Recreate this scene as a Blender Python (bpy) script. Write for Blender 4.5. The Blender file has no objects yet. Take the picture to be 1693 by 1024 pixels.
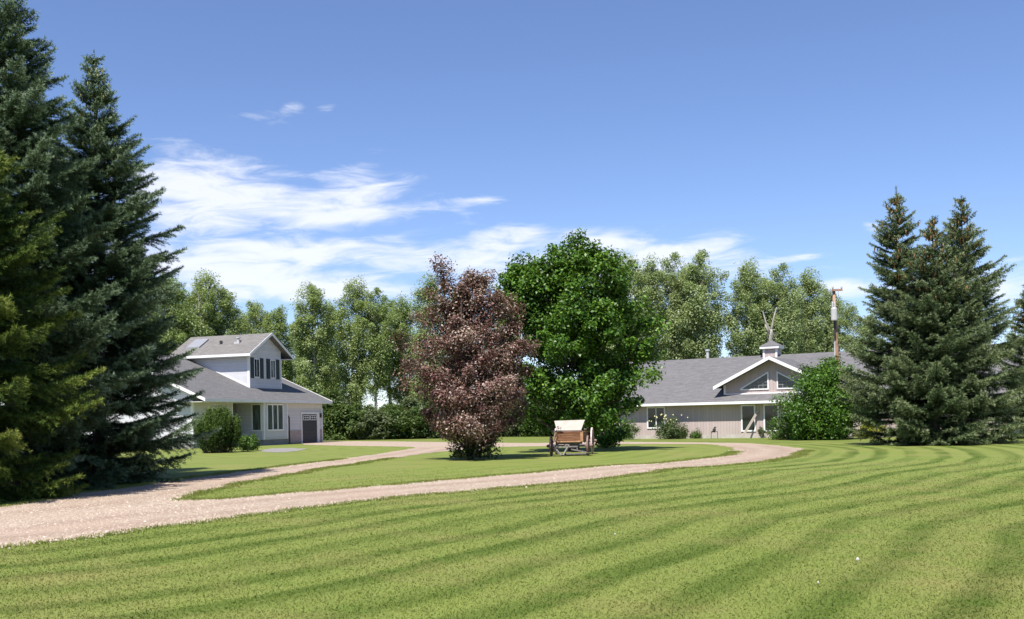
import bpy, math, random
import numpy as np
from mathutils import Vector, Matrix
from mathutils.geometry import tessellate_polygon, delaunay_2d_cdt

SC = bpy.context.scene
COL = SC.collection
R = math.radians
F, PX, PY, ROLL, EYE = 1693.0, 846.5, 695.0, 0.0195, 1.6
CR, SR = math.cos(ROLL), math.sin(ROLL)


def uv(px, py):
    du, dv = px - PX, PY - py
    return du * CR + dv * SR, -du * SR + dv * CR


def P(px, py, Y):                       # photo pixel at a known distance -> world point
    u, v = uv(px, py)
    return Vector((u * Y / F, Y, EYE + v * Y / F))


def G(px, py):                          # photo pixel on the flat ground
    u, v = uv(px, py)
    Y = EYE * F / (-v)
    return Vector((u * Y / F, Y, 0.0))


def GX(px, Y):                          # ground point at a photo column and a distance
    du = px - PX
    v = -EYE * F / Y
    return Vector(((du + v * SR) / CR * Y / F, Y, 0.0))


# ------------------------------------------------------------------ object helpers
def tag(o, label=None, cat=None, group=None, kind=None):
    if label: o['label'] = label
    if cat: o['category'] = cat
    if group: o['group'] = group
    if kind: o['kind'] = kind
    return o


def empty(name, loc=(0, 0, 0), rz=0.0, label=None, cat=None, group=None):
    o = bpy.data.objects.new(name, None)
    COL.objects.link(o)
    o.location = loc
    o.rotation_euler = (0, 0, rz)
    o.empty_display_size = 0.3
    return tag(o, label, cat, group)


def link(name, me, mat, parent=None):
    o = bpy.data.objects.new(name, me)
    COL.objects.link(o)
    if mat is not None: me.materials.append(mat)
    if parent is not None: o.parent = parent
    return o


def copy_tree(o, parent=None):
    c = o.copy()
    COL.objects.link(c)
    if parent is not None: c.parent = parent
    for ch in list(o.children): copy_tree(ch, c)
    return c


def np_mesh(name, V, faces, attrs=None, smooth=False):
    """faces: list of int arrays (M,k)"""
    me = bpy.data.meshes.new(name)
    V = np.ascontiguousarray(V, dtype=np.float32)
    me.vertices.add(len(V))
    me.vertices.foreach_set('co', V.ravel())
    loops = np.concatenate([f.ravel() for f in faces]).astype(np.int32)
    tot = np.concatenate([np.full(len(f), f.shape[1]) for f in faces])
    start = np.concatenate([[0], np.cumsum(tot)[:-1]]).astype(np.int32)
    me.loops.add(len(loops))
    me.loops.foreach_set('vertex_index', loops)
    me.polygons.add(len(tot))
    me.polygons.foreach_set('loop_start', start)
    if smooth: me.polygons.foreach_set('use_smooth', np.ones(len(tot), dtype=bool))
    for k, a in (attrs or {}).items():
        at = me.attributes.new(k, 'FLOAT', 'POINT')
        at.data.foreach_set('value', np.ascontiguousarray(a, dtype=np.float32))
    me.update(calc_edges=True)
    return me


class MB:
    """collects boxes, prisms, tubes; build() links ONE mesh object"""
    def __init__(s): s.v, s.f = [], []
    def add(s, v, f):
        o = len(s.v)
        s.v += [tuple(p) for p in v]
        s.f += [tuple(i + o for i in q) for q in f]
        return s
    def box(s, x0, x1, y0, y1, z0, z1):
        v = [(x, y, z) for z in (z0, z1) for y in (y0, y1) for x in (x0, x1)]
        return s.add(v, [(0, 2, 3, 1), (4, 5, 7, 6), (0, 1, 5, 4), (2, 6, 7, 3), (0, 4, 6, 2), (1, 3, 7, 5)])
    def prism(s, poly, ext):
        n = len(poly); e = Vector(ext)
        v = [Vector(p) for p in poly]
        v += [p + e for p in v]
        f = [tuple(range(n)), tuple(range(2 * n - 1, n - 1, -1))]
        f += [(i, i + n, (i + 1) % n + n, (i + 1) % n) for i in range(n)]
        return s.add(v, f)
    def beam(s, a, b, w, h, up=(0, 0, 1)):
        a, b = Vector(a), Vector(b); d = (b - a).normalized()
        x = d.cross(Vector(up)).normalized(); y = x.cross(d)
        c = [x * (i * w / 2) + y * (j * h / 2) for i, j in ((-1, -1), (1, -1), (1, 1), (-1, 1))]
        v = [a + k for k in c] + [b + k for k in c]
        return s.add(v, [(3, 2, 1, 0), (4, 5, 6, 7), (0, 1, 5, 4), (1, 2, 6, 5), (2, 3, 7, 6), (3, 0, 4, 7)])
    def tube(s, pts, rad, n=8, caps=True):
        pts = [Vector(p) for p in pts]
        if not hasattr(rad, '__len__'): rad = [rad] * len(pts)
        v, f = [], []
        ref = Vector((0.31, 0.87, 0.22))
        for i, p in enumerate(pts):
            d = (pts[min(i + 1, len(pts) - 1)] - pts[max(i - 1, 0)]).normalized()
            if abs(d.dot(ref)) > .95: ref = Vector((1, 0, .1))
            x = d.cross(ref).normalized(); y = d.cross(x)
            v += [p + (x * math.cos(2 * math.pi * k / n) + y * math.sin(2 * math.pi * k / n)) * rad[i] for k in range(n)]
        for i in range(len(pts) - 1):
            for k in range(n):
                f.append((i * n + k, i * n + (k + 1) % n, (i + 1) * n + (k + 1) % n, (i + 1) * n + k))
        if caps:
            f.append(tuple(range(n))[::-1]); f.append(tuple(range((len(pts) - 1) * n, len(pts) * n)))
        return s.add(v, f)
    def build(s, name, mat, parent=None, smooth=False, bevel=0):
        me = bpy.data.meshes.new(name)
        me.from_pydata(s.v, [], s.f)
        import bmesh
        bm = bmesh.new(); bm.from_mesh(me)
        bmesh.ops.recalc_face_normals(bm, faces=bm.faces)
        bm.to_mesh(me); bm.free()
        if smooth:
            for p in me.polygons: p.use_smooth = True
        o = link(name, me, mat, parent)
        if bevel:
            b = o.modifiers.new('bevel', 'BEVEL'); b.width = bevel; b.segments = 1; b.limit_method = 'ANGLE'
        return o


# ------------------------------------------------------------------ materials
class NT:
    def __init__(s, tree):
        s.t = tree; s.n = tree.nodes; s.l = tree.links
    def node(s, typ, **kw):
        n = s.n.new(typ)
        for k, v in kw.items(): setattr(n, k, v)
        return n
    def set(s, sock, v):
        if isinstance(v, bpy.types.NodeSocket): s.l.new(v, sock)
        elif v is not None: sock.default_value = v
    def math(s, op, a, b=None, c=None, clamp=False):
        n = s.node('ShaderNodeMath', operation=op, use_clamp=clamp)
        s.set(n.inputs[0], a)
        if b is not None: s.set(n.inputs[1], b)
        if c is not None: s.set(n.inputs[2], c)
        return n.outputs[0]
    def mix(s, fac, a, b, mode='MIX'):
        n = s.node('ShaderNodeMix', data_type='RGBA', blend_type=mode)
        s.set(n.inputs[0], fac); s.set(n.inputs[6], a); s.set(n.inputs[7], b)
        return n.outputs[2]
    def noise(s, vec, scale, detail=4, rough=.55, dist=0.0):
        n = s.node('ShaderNodeTexNoise')
        if vec is not None: s.l.new(vec, n.inputs['Vector'])
        n.inputs['Scale'].default_value = scale; n.inputs['Detail'].default_value = detail
        n.inputs['Roughness'].default_value = rough; n.inputs['Distortion'].default_value = dist
        return n.outputs[0]
    def ramp(s, fac, stops):
        n = s.node('ShaderNodeValToRGB')
        e = n.color_ramp.elements
        while len(e) < len(stops): e.new(.5)
        for el, (p, c) in zip(e, stops):
            el.position = p; el.color = tuple(c) + (1,) if len(c) == 3 else c
        s.set(n.inputs[0], fac)
        return n.outputs[0]
    def attr(s, name):
        n = s.node('ShaderNodeAttribute', attribute_name=name)
        return n.outputs['Fac']
    def coord(s, which='Object'):
        return s.node('ShaderNodeTexCoord').outputs[which]
    def sep(s, vec):
        n = s.node('ShaderNodeSeparateXYZ'); s.l.new(vec, n.inputs[0]); return n.outputs
    def comb(s, x, y, z):
        n = s.node('ShaderNodeCombineXYZ')
        for i, v in enumerate((x, y, z)): s.set(n.inputs[i], v)
        return n.outputs[0]
    def mapr(s, v, a, b, c, d):
        n = s.node('ShaderNodeMapRange'); s.set(n.inputs[0], v)
        for i, k in enumerate((a, b, c, d)): n.inputs[i + 1].default_value = k
        return n.outputs[0]
    def bump(s, h, strength=.5, dist=.02):
        n = s.node('ShaderNodeBump'); s.set(n.inputs['Height'], h)
        n.inputs['Strength'].default_value = strength; n.inputs['Distance'].default_value = dist
        return n.outputs[0]


def c4(c): return (c[0], c[1], c[2], 1.0)


def mat_new(name):
    m = bpy.data.materials.new(name); m.use_nodes = True
    nt = NT(m.node_tree)
    b = m.node_tree.nodes['Principled BSDF']
    b.inputs['Roughness'].default_value = .8
    b.inputs['Specular IOR Level'].default_value = .3
    return m, nt, b


def plain(name, col, rough=.7, var=.12, scale=6.0, spec=.3, metal=0.0, dirt=None, bump=0.0):
    m, nt, b = mat_new(name)
    co = nt.coord()
    n = nt.noise(co, scale, 5, .6)
    dk = tuple(x * (1 - var) for x in col); lt = tuple(min(1, x * (1 + var)) for x in col)
    c = nt.ramp(n, [(.3, dk), (.7, lt)])
    if dirt:
        n2 = nt.noise(co, scale * .35, 6, .65)
        c = nt.mix(nt.mapr(n2, .5, .72, 0, .6), c, c4(dirt))
    nt.set(b.inputs['Base Color'], c)
    b.inputs['Roughness'].default_value = rough; b.inputs['Specular IOR Level'].default_value = spec
    b.inputs['Metallic'].default_value = metal
    if bump: nt.set(b.inputs['Normal'], nt.bump(nt.noise(co, scale * 5, 4), bump, .01))
    return m


def siding(name, col, axis, period, groove=.12, dirt=(.5, .47, .44)):
    m, nt, b = mat_new(name)
    co = nt.coord(); x, y, z = nt.sep(co)
    s = z if axis == 'z' else (x if axis == 'x' else nt.math('ADD', x, y))
    fr = nt.math('FRACT', nt.math('DIVIDE', s, period))
    line = nt.math('LESS_THAN', fr, groove)
    brd = nt.node('ShaderNodeTexWhiteNoise', noise_dimensions='1D')
    nt.set(brd.inputs['W'], nt.math('FLOOR', nt.math('DIVIDE', s, period)))
    n = nt.noise(co, 1.3, 6, .65)
    f = nt.math('ADD', nt.math('MULTIPLY', n, .7), nt.math('MULTIPLY', brd.outputs[0], .3))
    c = nt.ramp(f, [(.25, [k * .9 for k in col]), (.75, [min(1, k * 1.06) for k in col])])
    lowdirt = nt.math('MULTIPLY', nt.mapr(z, .1, 1.0, .45, 0), nt.noise(co, 3.0, 5))
    c = nt.mix(lowdirt, c, c4(dirt))
    c = nt.mix(nt.math('MULTIPLY', line, .45), c, c4([k * .55 for k in col]))
    nt.set(b.inputs['Base Color'], c)
    h = nt.math('MULTIPLY', fr, 1.0) if axis == 'z' else nt.math('SUBTRACT', 1.0, line)
    nt.set(b.inputs['Normal'], nt.bump(h, .6, .015))
    b.inputs['Roughness'].default_value = .6
    return m


def shingles(name, col, swap=False):
    m, nt, b = mat_new(name)
    co = nt.coord(); x, y, z = nt.sep(co)
    vec = nt.comb(y, x, 0.0) if swap else nt.comb(x, y, 0.0)
    br = nt.node('ShaderNodeTexBrick', offset=.37, offset_frequency=2)
    nt.l.new(vec, br.inputs['Vector'])
    for k, v in (('Color1', c4([.2] * 3)), ('Color2', c4([.8] * 3)), ('Mortar', c4([0] * 3)), ('Scale', 1.0), ('Mortar Size', .012),
                 ('Brick Width', .42), ('Row Height', .16), ('Bias', 0.0)): br.inputs[k].default_value = v
    f = nt.math('ADD', nt.math('MULTIPLY', br.outputs['Color'], .45), nt.math('ADD', nt.math('MULTIPLY', nt.noise(vec, .9, 6, .7), .25), nt.math('MULTIPLY', nt.noise(vec, 3.2, 4, .7), .28)))
    f = nt.math('ADD', f, nt.math('MULTIPLY', nt.noise(vec, 9, 3), .2))
    c = nt.ramp(f, [(.25, [k * .62 for k in col]), (.5, col), (.8, [k * 1.3 for k in col])])
    nt.set(b.inputs['Base Color'], c)
    nt.set(b.inputs['Normal'], nt.bump(f, .6, .02))
    b.inputs['Roughness'].default_value = .9
    return m


def glass(name, tint=(.02, .028, .03), drape=None):
    m, nt, b = mat_new(name)
    co = nt.coord()
    if drape:
        x, y, z = nt.sep(co)
        w = nt.noise(nt.comb(nt.math('MULTIPLY', nt.math('ADD', x, y), 5.0), nt.math('MULTIPLY', z, .5), 0.0), 2.0, 3)
        c = nt.ramp(w, [(.35, tint), (.65, drape)])
    else:
        c = nt.ramp(nt.noise(co, 1.2, 3), [(.3, [k * .6 for k in tint]), (.7, tint)])
    nt.set(b.inputs['Base Color'], c)
    nt.set(b.inputs['Normal'], nt.bump(nt.noise(co, .8, 2), .05, .05))
    b.inputs['Roughness'].default_value = .04; b.inputs['Specular IOR Level'].default_value = .55
    return m


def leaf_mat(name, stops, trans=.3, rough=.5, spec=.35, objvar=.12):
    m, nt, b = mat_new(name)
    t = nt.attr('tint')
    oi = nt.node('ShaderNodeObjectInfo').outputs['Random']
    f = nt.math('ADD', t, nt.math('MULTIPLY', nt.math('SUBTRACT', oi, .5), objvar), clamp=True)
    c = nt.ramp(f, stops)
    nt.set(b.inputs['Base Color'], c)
    b.inputs['Roughness'].default_value = rough; b.inputs['Specular IOR Level'].default_value = spec
    tr = nt.node('ShaderNodeBsdfTranslucent')
    nt.set(tr.inputs[0], nt.mix(.35, c, (.25, .32, .03, 1)))
    mx = nt.node('ShaderNodeMixShader'); mx.inputs[0].default_value = trans
    nt.l.new(b.outputs[0], mx.inputs[1]); nt.l.new(tr.outputs[0], mx.inputs[2])
    out = [n for n in nt.n if n.type == 'OUTPUT_MATERIAL'][0]
    nt.l.new(mx.outputs[0], out.inputs[0])
    return m


M = {}
M['trim'] = plain('white_trim', (.72, .71, .70), .5, .05, 3, dirt=(.6, .58, .55))
M['siding_white'] = siding('pale_lap_siding', (.56, .555, .58), 'z', .13)
M['siding_bay'] = siding('pale_bay_siding', (.54, .54, .57), 'z', .13)
M['siding_taupe'] = siding('taupe_board_siding', (.43, .352, .332), 'x', .22, .1, dirt=(.33, .29, .26))
M['soffit'] = plain('soffit', (.62, .6, .58), .7, .05)
M['shingle'] = shingles('grey_shingles', (.118, .114, .114))
M['shingle_swap'] = shingles('grey_shingles_cross', (.150, .140, .132), True)
M['shingle_ranch'] = shingles('mottled_grey_shingles', (.122, .117, .119))
M['shingle_ranch_swap'] = shingles('mottled_grey_shingles_cross', (.122, .117, .119), True)
M['glass'] = glass('dark_glass')
M['glass_drape'] = glass('glass_before_drapes', (.035, .05, .045), (.12, .14, .12))
M['shutter'] = plain('dark_shutter', (.025, .035, .04), .5, .15)
M['door_dark'] = plain('charcoal_door', (.05, .05, .058), .5, .1)
M['grid'] = plain('grey_glazing_bars', (.22, .22, .22), .5, .1)
M['porch'] = plain('dark_porch_wall', (.17, .165, .19), .7, .08)  # darker lavender than the other walls
M['concrete'] = plain('concrete', (.22, .205, .19), .9, .18, 4, dirt=(.22, .21, .19), bump=.3)
M['foundation'] = plain('foundation_concrete', (.24, .23, .22), .9, .2, 3, dirt=(.15, .14, .12), bump=.3)
M['metal'] = plain('galvanised_metal', (.5, .5, .52), .4, .1, 8, metal=.6)
M['white_metal'] = plain('white_metal', (.42, .42, .42), .4, .06, 8, dirt=(.55, .5, .45))
M['dark_metal'] = plain('dark_iron', (.04, .037, .035), .5, .3, 9)
M['pole'] = plain('weathered_red_pole', (.31, .18, .12), .85, .3, 5, dirt=(.4, .3, .25), bump=.5)
M['grey_wood'] = plain('grey_weathered_wood', (.19, .17, .16), .85, .35, 8, dirt=(.11, .095, .085), bump=.5)
M['pale_wood'] = plain('bleached_wood', (.42, .365, .32), .8, .12, 6, dirt=(.5, .42, .36), bump=.4)
M['red_wood'] = plain('faded_red_paint', (.22, .075, .06), .7, .35, 8, dirt=(.3, .19, .16), bump=.4)
M['rim_iron'] = plain('rusted_rim_iron', (.2, .12, .11), .7, .4, 10, dirt=(.3, .22, .2))
M['post_wood'] = plain('sunbleached_orange_wood', (.38, .21, .115), .8, .25, 9, dirt=(.22, .11, .06), bump=.4)
M['pale_foundation'] = plain('pale_parging', (.40, .37, .34), .9, .15, 3, dirt=(.28, .26, .2))
M['white_fluff'] = plain('white_puff', (.5, .48, .44), .9, .08, 30)


def wood_mat():
    m, nt, b = mat_new('warm_wagon_wood')
    x, y, z = nt.sep(nt.coord())
    v = nt.comb(nt.math('MULTIPLY', x, .8), nt.math('MULTIPLY', y, .8), nt.math('MULTIPLY', z, 14.0))
    n = nt.noise(v, 2.2, 6, .65, .5)
    c = nt.ramp(n, [(.25, (.07, .028, .014)), (.5, (.19, .085, .042)), (.75, (.34, .2, .125))])
    nt.set(b.inputs['Base Color'], c); nt.set(b.inputs['Normal'], nt.bump(n, .5, .01))
    return m


def brick_mat():
    m, nt, b = mat_new('pinkish_stone_brick')
    x, y, z = nt.sep(nt.coord())
    br = nt.node('ShaderNodeTexBrick')
    nt.l.new(nt.comb(nt.math('ADD', x, y), z, 0.0), br.inputs['Vector'])
    for k, v in (('Color1', c4((.26, .19, .17))), ('Color2', c4((.38, .30, .27))), ('Mortar', c4((.4, .37, .35))), ('Scale', 1.0),
                 ('Mortar Size', .012), ('Brick Width', .24), ('Row Height', .09)): br.inputs[k].default_value = v
    nt.set(b.inputs['Base Color'], br.outputs['Color'])
    nt.set(b.inputs['Normal'], nt.bump(br.outputs['Fac'], -.5, .01))
    return m


def bark(name, dark, light, scale=5):
    m, nt, b = mat_new(name)
    x, y, z = nt.sep(nt.coord())
    v = nt.comb(x, y, nt.math('MULTIPLY', z, .3))
    n = nt.noise(v, scale, 7, .7)
    nt.set(b.inputs['Base Color'], nt.ramp(n, [(.32, dark), (.62, light)]))
    nt.set(b.inputs['Normal'], nt.bump(n, .8, .03))
    b.inputs['Roughness'].default_value = .95
    return m


M['wagon_wood'] = wood_mat()
M['brick'] = brick_mat()
M['bark_dark'] = bark('dark_bark', (.035, .025, .02), (.11, .085, .07))
M['bark_pale'] = bark('pale_poplar_bark', (.13, .115, .095), (.46, .44, .39), 3)
M['bark_white'] = bark('bleached_bark', (.14, .13, .11), (.34, .315, .28), 3)
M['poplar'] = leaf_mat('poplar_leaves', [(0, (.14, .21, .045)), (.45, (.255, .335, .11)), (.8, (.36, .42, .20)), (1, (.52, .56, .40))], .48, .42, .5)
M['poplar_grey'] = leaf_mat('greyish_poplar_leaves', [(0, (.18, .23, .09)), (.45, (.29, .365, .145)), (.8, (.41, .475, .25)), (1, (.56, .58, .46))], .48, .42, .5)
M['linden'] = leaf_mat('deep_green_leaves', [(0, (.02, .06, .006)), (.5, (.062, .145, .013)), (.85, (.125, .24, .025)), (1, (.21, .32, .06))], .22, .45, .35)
M['purple'] = leaf_mat('maroon_leaves', [(0, (.045, .014, .016)), (.42, (.125, .05, .047)), (.70, (.25, .145, .12)), (1, (.46, .36, .29))], .22, .45, .4)  # pinkish tan end paints in the leaf gloss
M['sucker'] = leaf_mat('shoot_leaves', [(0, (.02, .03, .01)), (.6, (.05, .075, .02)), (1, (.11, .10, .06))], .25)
M['shrub'] = leaf_mat('shrub_leaves', [(0, (.02, .055, .008)), (.5, (.055, .12, .016)), (1, (.13, .22, .035))], .3)
M['shrub_grey'] = leaf_mat('greyish_shrub_leaves', [(0, (.03, .055, .015)), (.5, (.075, .115, .035)), (1, (.17, .20, .09))], .3)
M['thicket'] = leaf_mat('thicket_leaves', [(0, (.022, .045, .010)), (.5, (.06, .105, .022)), (1, (.15, .2, .06))], .3)
M['thicket_grey'] = leaf_mat('greyish_thicket_leaves', [(0, (.03, .045, .018)), (.5, (.085, .115, .045)), (1, (.2, .23, .12))], .3)
M['juniper'] = leaf_mat('juniper_needles', [(0, (.010, .028, .005)), (.5, (.038, .075, .012)), (1, (.12, .18, .03))], .1, .7, .2)
M['yellow_leaf'] = leaf_mat('yellow_green_leaves', [(0, (.10, .13, .015)), (.5, (.24, .26, .02)), (1, (.42, .42, .04))], .3)
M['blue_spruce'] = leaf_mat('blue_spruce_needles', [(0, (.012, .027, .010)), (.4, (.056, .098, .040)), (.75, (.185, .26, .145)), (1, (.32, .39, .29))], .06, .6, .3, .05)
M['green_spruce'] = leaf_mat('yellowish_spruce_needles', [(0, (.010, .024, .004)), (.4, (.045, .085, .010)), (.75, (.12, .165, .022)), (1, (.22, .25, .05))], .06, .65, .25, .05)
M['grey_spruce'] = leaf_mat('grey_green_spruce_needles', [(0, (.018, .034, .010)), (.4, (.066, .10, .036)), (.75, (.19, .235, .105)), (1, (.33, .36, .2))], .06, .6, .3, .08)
M['cone'] = plain('tan_cones', (.26, .15, .06), .8, .35, 12)
M['cone_yellow'] = plain('yellowish_cones', (.36, .32, .10), .8, .3, 12)
M['skylight_glass'] = plain('pale_skylight_panel', (.25, .25, .265), .25, .05, 3)
M['flower'] = plain('pale_blossom', (.75, .68, .35), .8, .15, 20)

# ------------------------------------------------------------------ camera, sky, sun
cam_d = bpy.data.cameras.new('camera')
cam = bpy.data.objects.new('camera', cam_d); COL.objects.link(cam)
cam.matrix_world = Matrix.Translation((0, 0, EYE)) @ Matrix.Rotation(R(90), 4, 'X') @ Matrix.Rotation(-ROLL, 4, 'Z')
cam_d.sensor_width = 36; cam_d.lens = 36 * F / 1693
cam_d.shift_y = (PY - 512) / 1693
cam_d.clip_start = .1; cam_d.clip_end = 8000
SC.camera = cam
SC.view_settings.view_transform = 'Standard'; SC.view_settings.look = 'None'
SC.view_settings.gamma = 1; SC.view_settings.exposure = 1.0
SC.cycles.max_bounces = 6; SC.cycles.diffuse_bounces = 3; SC.cycles.glossy_bounces = 2; SC.cycles.transmission_bounces = 2

SUN_EL = R(58.5)
SUN_XY = Vector((-.38, -.925)).normalized()
sd = Vector((SUN_XY.x * math.cos(SUN_EL), SUN_XY.y * math.cos(SUN_EL), math.sin(SUN_EL)))
sun_d = bpy.data.lights.new('sun', 'SUN'); sun = bpy.data.objects.new('sun', sun_d); COL.objects.link(sun)
sun.rotation_euler = (-sd).to_track_quat('-Z', 'Y').to_euler()
sun_d.energy = 4.2; sun_d.angle = R(.53); sun_d.color = (1, .955, .89)

W = bpy.data.worlds.new('World'); SC.world = W; W.use_nodes = True
nt = NT(W.node_tree)
bg = [n for n in nt.n if n.type == 'BACKGROUND'][0]
sky = nt.node('ShaderNodeTexSky', sky_type='NISHITA', sun_disc=False)
sky.sun_elevation = SUN_EL
sky.sun_rotation = math.atan2(SUN_XY.x, SUN_XY.y)
sky.altitude = 900; sky.air_density = 1.0; sky.dust_density = .4; sky.ozone_density = 2.0
dx, dy, dz = nt.sep(nt.coord('Generated'))
az = nt.math('ARCTAN2', dx, dy)
el = nt.math('ARCSINE', dz)
wv = nt.comb(nt.math('MULTIPLY', az, 1.0), nt.math('MULTIPLY', el, 2.6), 0.0)
warp = nt.node('ShaderNodeTexNoise'); nt.l.new(wv, warp.inputs['Vector'])
warp.inputs['Scale'].default_value = 9; warp.inputs['Detail'].default_value = 3
wr, wg, wb = nt.sep(warp.outputs['Color'])
az_w = nt.math('ADD', az, nt.math('MULTIPLY', nt.math('SUBTRACT', wr, .5), .07))
el_w = nt.math('ADD', el, nt.math('MULTIPLY', nt.math('SUBTRACT', wg, .5), .028))
tot = None
CLOUDS = [  # centre, half sizes (photo pixels), weight
    (330, 312, 125, 46, .78), (600, 312, 76, 38, .78), (500, 345, 210, 28, .74), (300, 350, 120, 45, .5),
    (520, 412, 190, 20, .75), (330, 440, 200, 30, .75), (470, 470, 200, 26, .8), (700, 430, 130, 16, .5), (600, 475, 120, 16, .5),
    (790, 334, 50, 8, .8), (700, 345, 40, 12, .5), (840, 392, 55, 20, .75), (790, 430, 130, 26, .6), (1000, 402, 70, 20, .9), (1125, 414, 95, 18, .85), (1250, 430, 60, 10, .5),
    (1000, 445, 260, 40, .72), (1560, 455, 200, 22, .4), (1290, 424, 45, 10, .65), (1190, 396, 26, 7, .5), (1400, 478, 60, 15, .65), (1443, 371, 20, 8, .6),
    (440, 196, 40, 7, .40), (488, 182, 14, 9, .40), (530, 184, 14, 6, .36), (1690, 470, 120, 22, .62), (100, 420, 200, 60, .6)]
for cx, cy, sx, sy, w in CLOUDS:
    u, v = uv(cx, cy)
    a0 = math.atan2(u, F); e0 = math.atan2(v, math.hypot(u, F))
    q = nt.math('ADD', nt.math('POWER', nt.math('DIVIDE', nt.math('SUBTRACT', az_w, a0), sx / F), 2.0),
                nt.math('POWER', nt.math('DIVIDE', nt.math('SUBTRACT', el_w, e0), sy / F), 2.0))
    g = nt.math('MULTIPLY', nt.math('EXPONENT', nt.math('MULTIPLY', q, -.8)), w)
    tot = g if tot is None else nt.math('MAXIMUM', nt.math('MULTIPLY_ADD', g, .3, tot), nt.math('MULTIPLY_ADD', tot, .3, g))
sh = nt.math('ADD', az, nt.math('MULTIPLY', el, -.9))
cv = nt.comb(sh, nt.math('MULTIPLY', el, 4.2), 0.0)
n1 = nt.noise(cv, 16, 8, .62, .6)
n2 = nt.noise(cv, 5, 4, .5, .2)
dens = nt.math('ADD', tot, nt.math('MULTIPLY', nt.math('SUBTRACT', n1, .5), 1.7))
dens = nt.math('ADD', dens, nt.math('MULTIPLY', nt.math('SUBTRACT', n2, .5), .6))
mask = nt.node('ShaderNodeMapRange', interpolation_type='SMOOTHSTEP')
nt.set(mask.inputs[0], dens); mask.inputs[1].default_value = .18; mask.inputs[2].default_value = .98
mask.inputs[3].default_value = 0; mask.inputs[4].default_value = .95
fade = nt.math('MULTIPLY', mask.outputs[0], nt.mapr(tot, .02, .2, 0, .9))
SKYMUL = (.97, 1.01, 1.21, 1)
skyc = nt.mix(1.0, sky.outputs[0], SKYMUL, 'MULTIPLY')
final = nt.mix(fade, skyc, (7.3, 7.5, 8.3, 1))
nt.set(bg.inputs[0], final)
bg.inputs[1].default_value = .071

# ------------------------------------------------------------------ ground, drive
OUTER = [(-10, 911), (0, 909), (78, 898), (151, 889.5), (236, 877), (331, 863), (399, 854.5), (441, 849.5), (516, 840.5), (587, 831),
         (679, 819), (711, 818), (876, 804), (1000, 792), (1059, 784), (1111, 776), (1212, 769.7), (1279, 762.6), (1314, 754.5),
         (1332, 746.5), (1328, 742), (1284, 736.8), (1231, 732.8), (1142, 731.8), (1021, 730.7)]
BACK = [(876, 733), (760, 731.7), (640, 730), (536, 729.7), (531, 731.6), (497, 733.3), (500, 735.6), (516, 736), (587, 737.7), (679, 739), (686, 740),
        (679, 742.4), (611, 753), (540, 762.5), (469, 770.8), (399, 779), (354, 786), (272, 795), (212, 806), (142, 813), (71, 825), (0, 838), (-10, 840)]
ISLAND = [(295, 827.5), (351, 827.5), (445, 819), (516, 813), (640, 802), (687, 798), (758, 792.7), (848, 785), (947, 775.7), (1000, 770.4),
          (1092, 766), (1137, 761), (1189, 755.5), (1216, 749.6), (1214, 742.5), (1198, 737.8), (1170, 734.7), (1094, 734.3), (1021, 734.4),
          (876, 738.4), (805, 739.5), (751, 745), (699, 750), (640, 759.6), (587, 768), (528, 775.5), (481, 786), (412, 796.8), (351, 811)]
rng = np.random.default_rng(5)


def smooth_line(px, closed=False, step=.3, jit=.05):
    p = np.array([G(*q)[:2] for q in px])
    if closed: p = np.vstack([p, p[:1]])
    seg = np.linalg.norm(np.diff(p, axis=0), axis=1); s = np.concatenate([[0], np.cumsum(seg)])
    n = max(8, int(s[-1] / step)); t = np.linspace(0, s[-1], n)
    q = np.stack([np.interp(t, s, p[:, k]) for k in (0, 1)], 1)
    k = 5; ker = np.ones(k) / k
    pad = np.vstack([q[-k:-1], q, q[1:k]]) if closed else np.vstack([np.repeat(q[:1], k - 1, 0), q, np.repeat(q[-1:], k - 1, 0)])
    q = np.stack([np.convolve(pad[:, i], ker, 'same')[k - 1:-(k - 1)] for i in (0, 1)], 1)
    q = q + rng.normal(0, jit, q.shape) + np.repeat(rng.normal(0, jit * 1.3, (len(q) // 4 + 1, 2)), 4, 0)[:len(q)]
    return q[:-1] if closed else q


out_l = smooth_line(OUTER); back_l = smooth_line(BACK); isl = smooth_line(ISLAND, True)
dl = (out_l[0] - out_l[6]); dl /= np.linalg.norm(dl)
left_low = out_l[0] + np.outer(np.linspace(40, .4, 120), (-.93, -.37))
left_up = back_l[-1] + np.outer(np.linspace(.4, 40, 120), (-.93, -.37))
left_low[:, :] += rng.normal(0, .07, left_low.shape); left_up += rng.normal(0, .05, left_up.shape)
drive_loop = np.vstack([left_low, out_l, back_l, left_up])


def inside(pts, poly):
    x, y = pts[:, 0], pts[:, 1]
    r = np.zeros(len(pts), bool)
    a = poly; b = np.roll(poly, -1, 0)
    for (x0, y0), (x1, y1) in zip(a, b):
        if y0 == y1: continue
        c = ((y0 > y) != (y1 > y)) & (x < (x1 - x0) * (y - y0) / (y1 - y0) + x0)
        r ^= c
    return r


def dist_line(pts, line):
    best = np.full(len(pts), 1e9)
    for a, b in zip(line[:-1], line[1:]):
        d = b - a; L = (d * d).sum() + 1e-12
        t = np.clip(((pts - a) @ d) / L, 0, 1)
        e = pts - a - t[:, None] * d
        best = np.minimum(best, (e * e).sum(1))
    return np.sqrt(best)


edge_line = np.vstack([left_low, out_l])[::6]


def mow_dist(pts):
    out = np.empty(len(pts))
    for i in range(0, len(pts), 40000): out[i:i + 40000] = dist_line(pts[i:i + 40000], edge_line)
    return out


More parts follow.
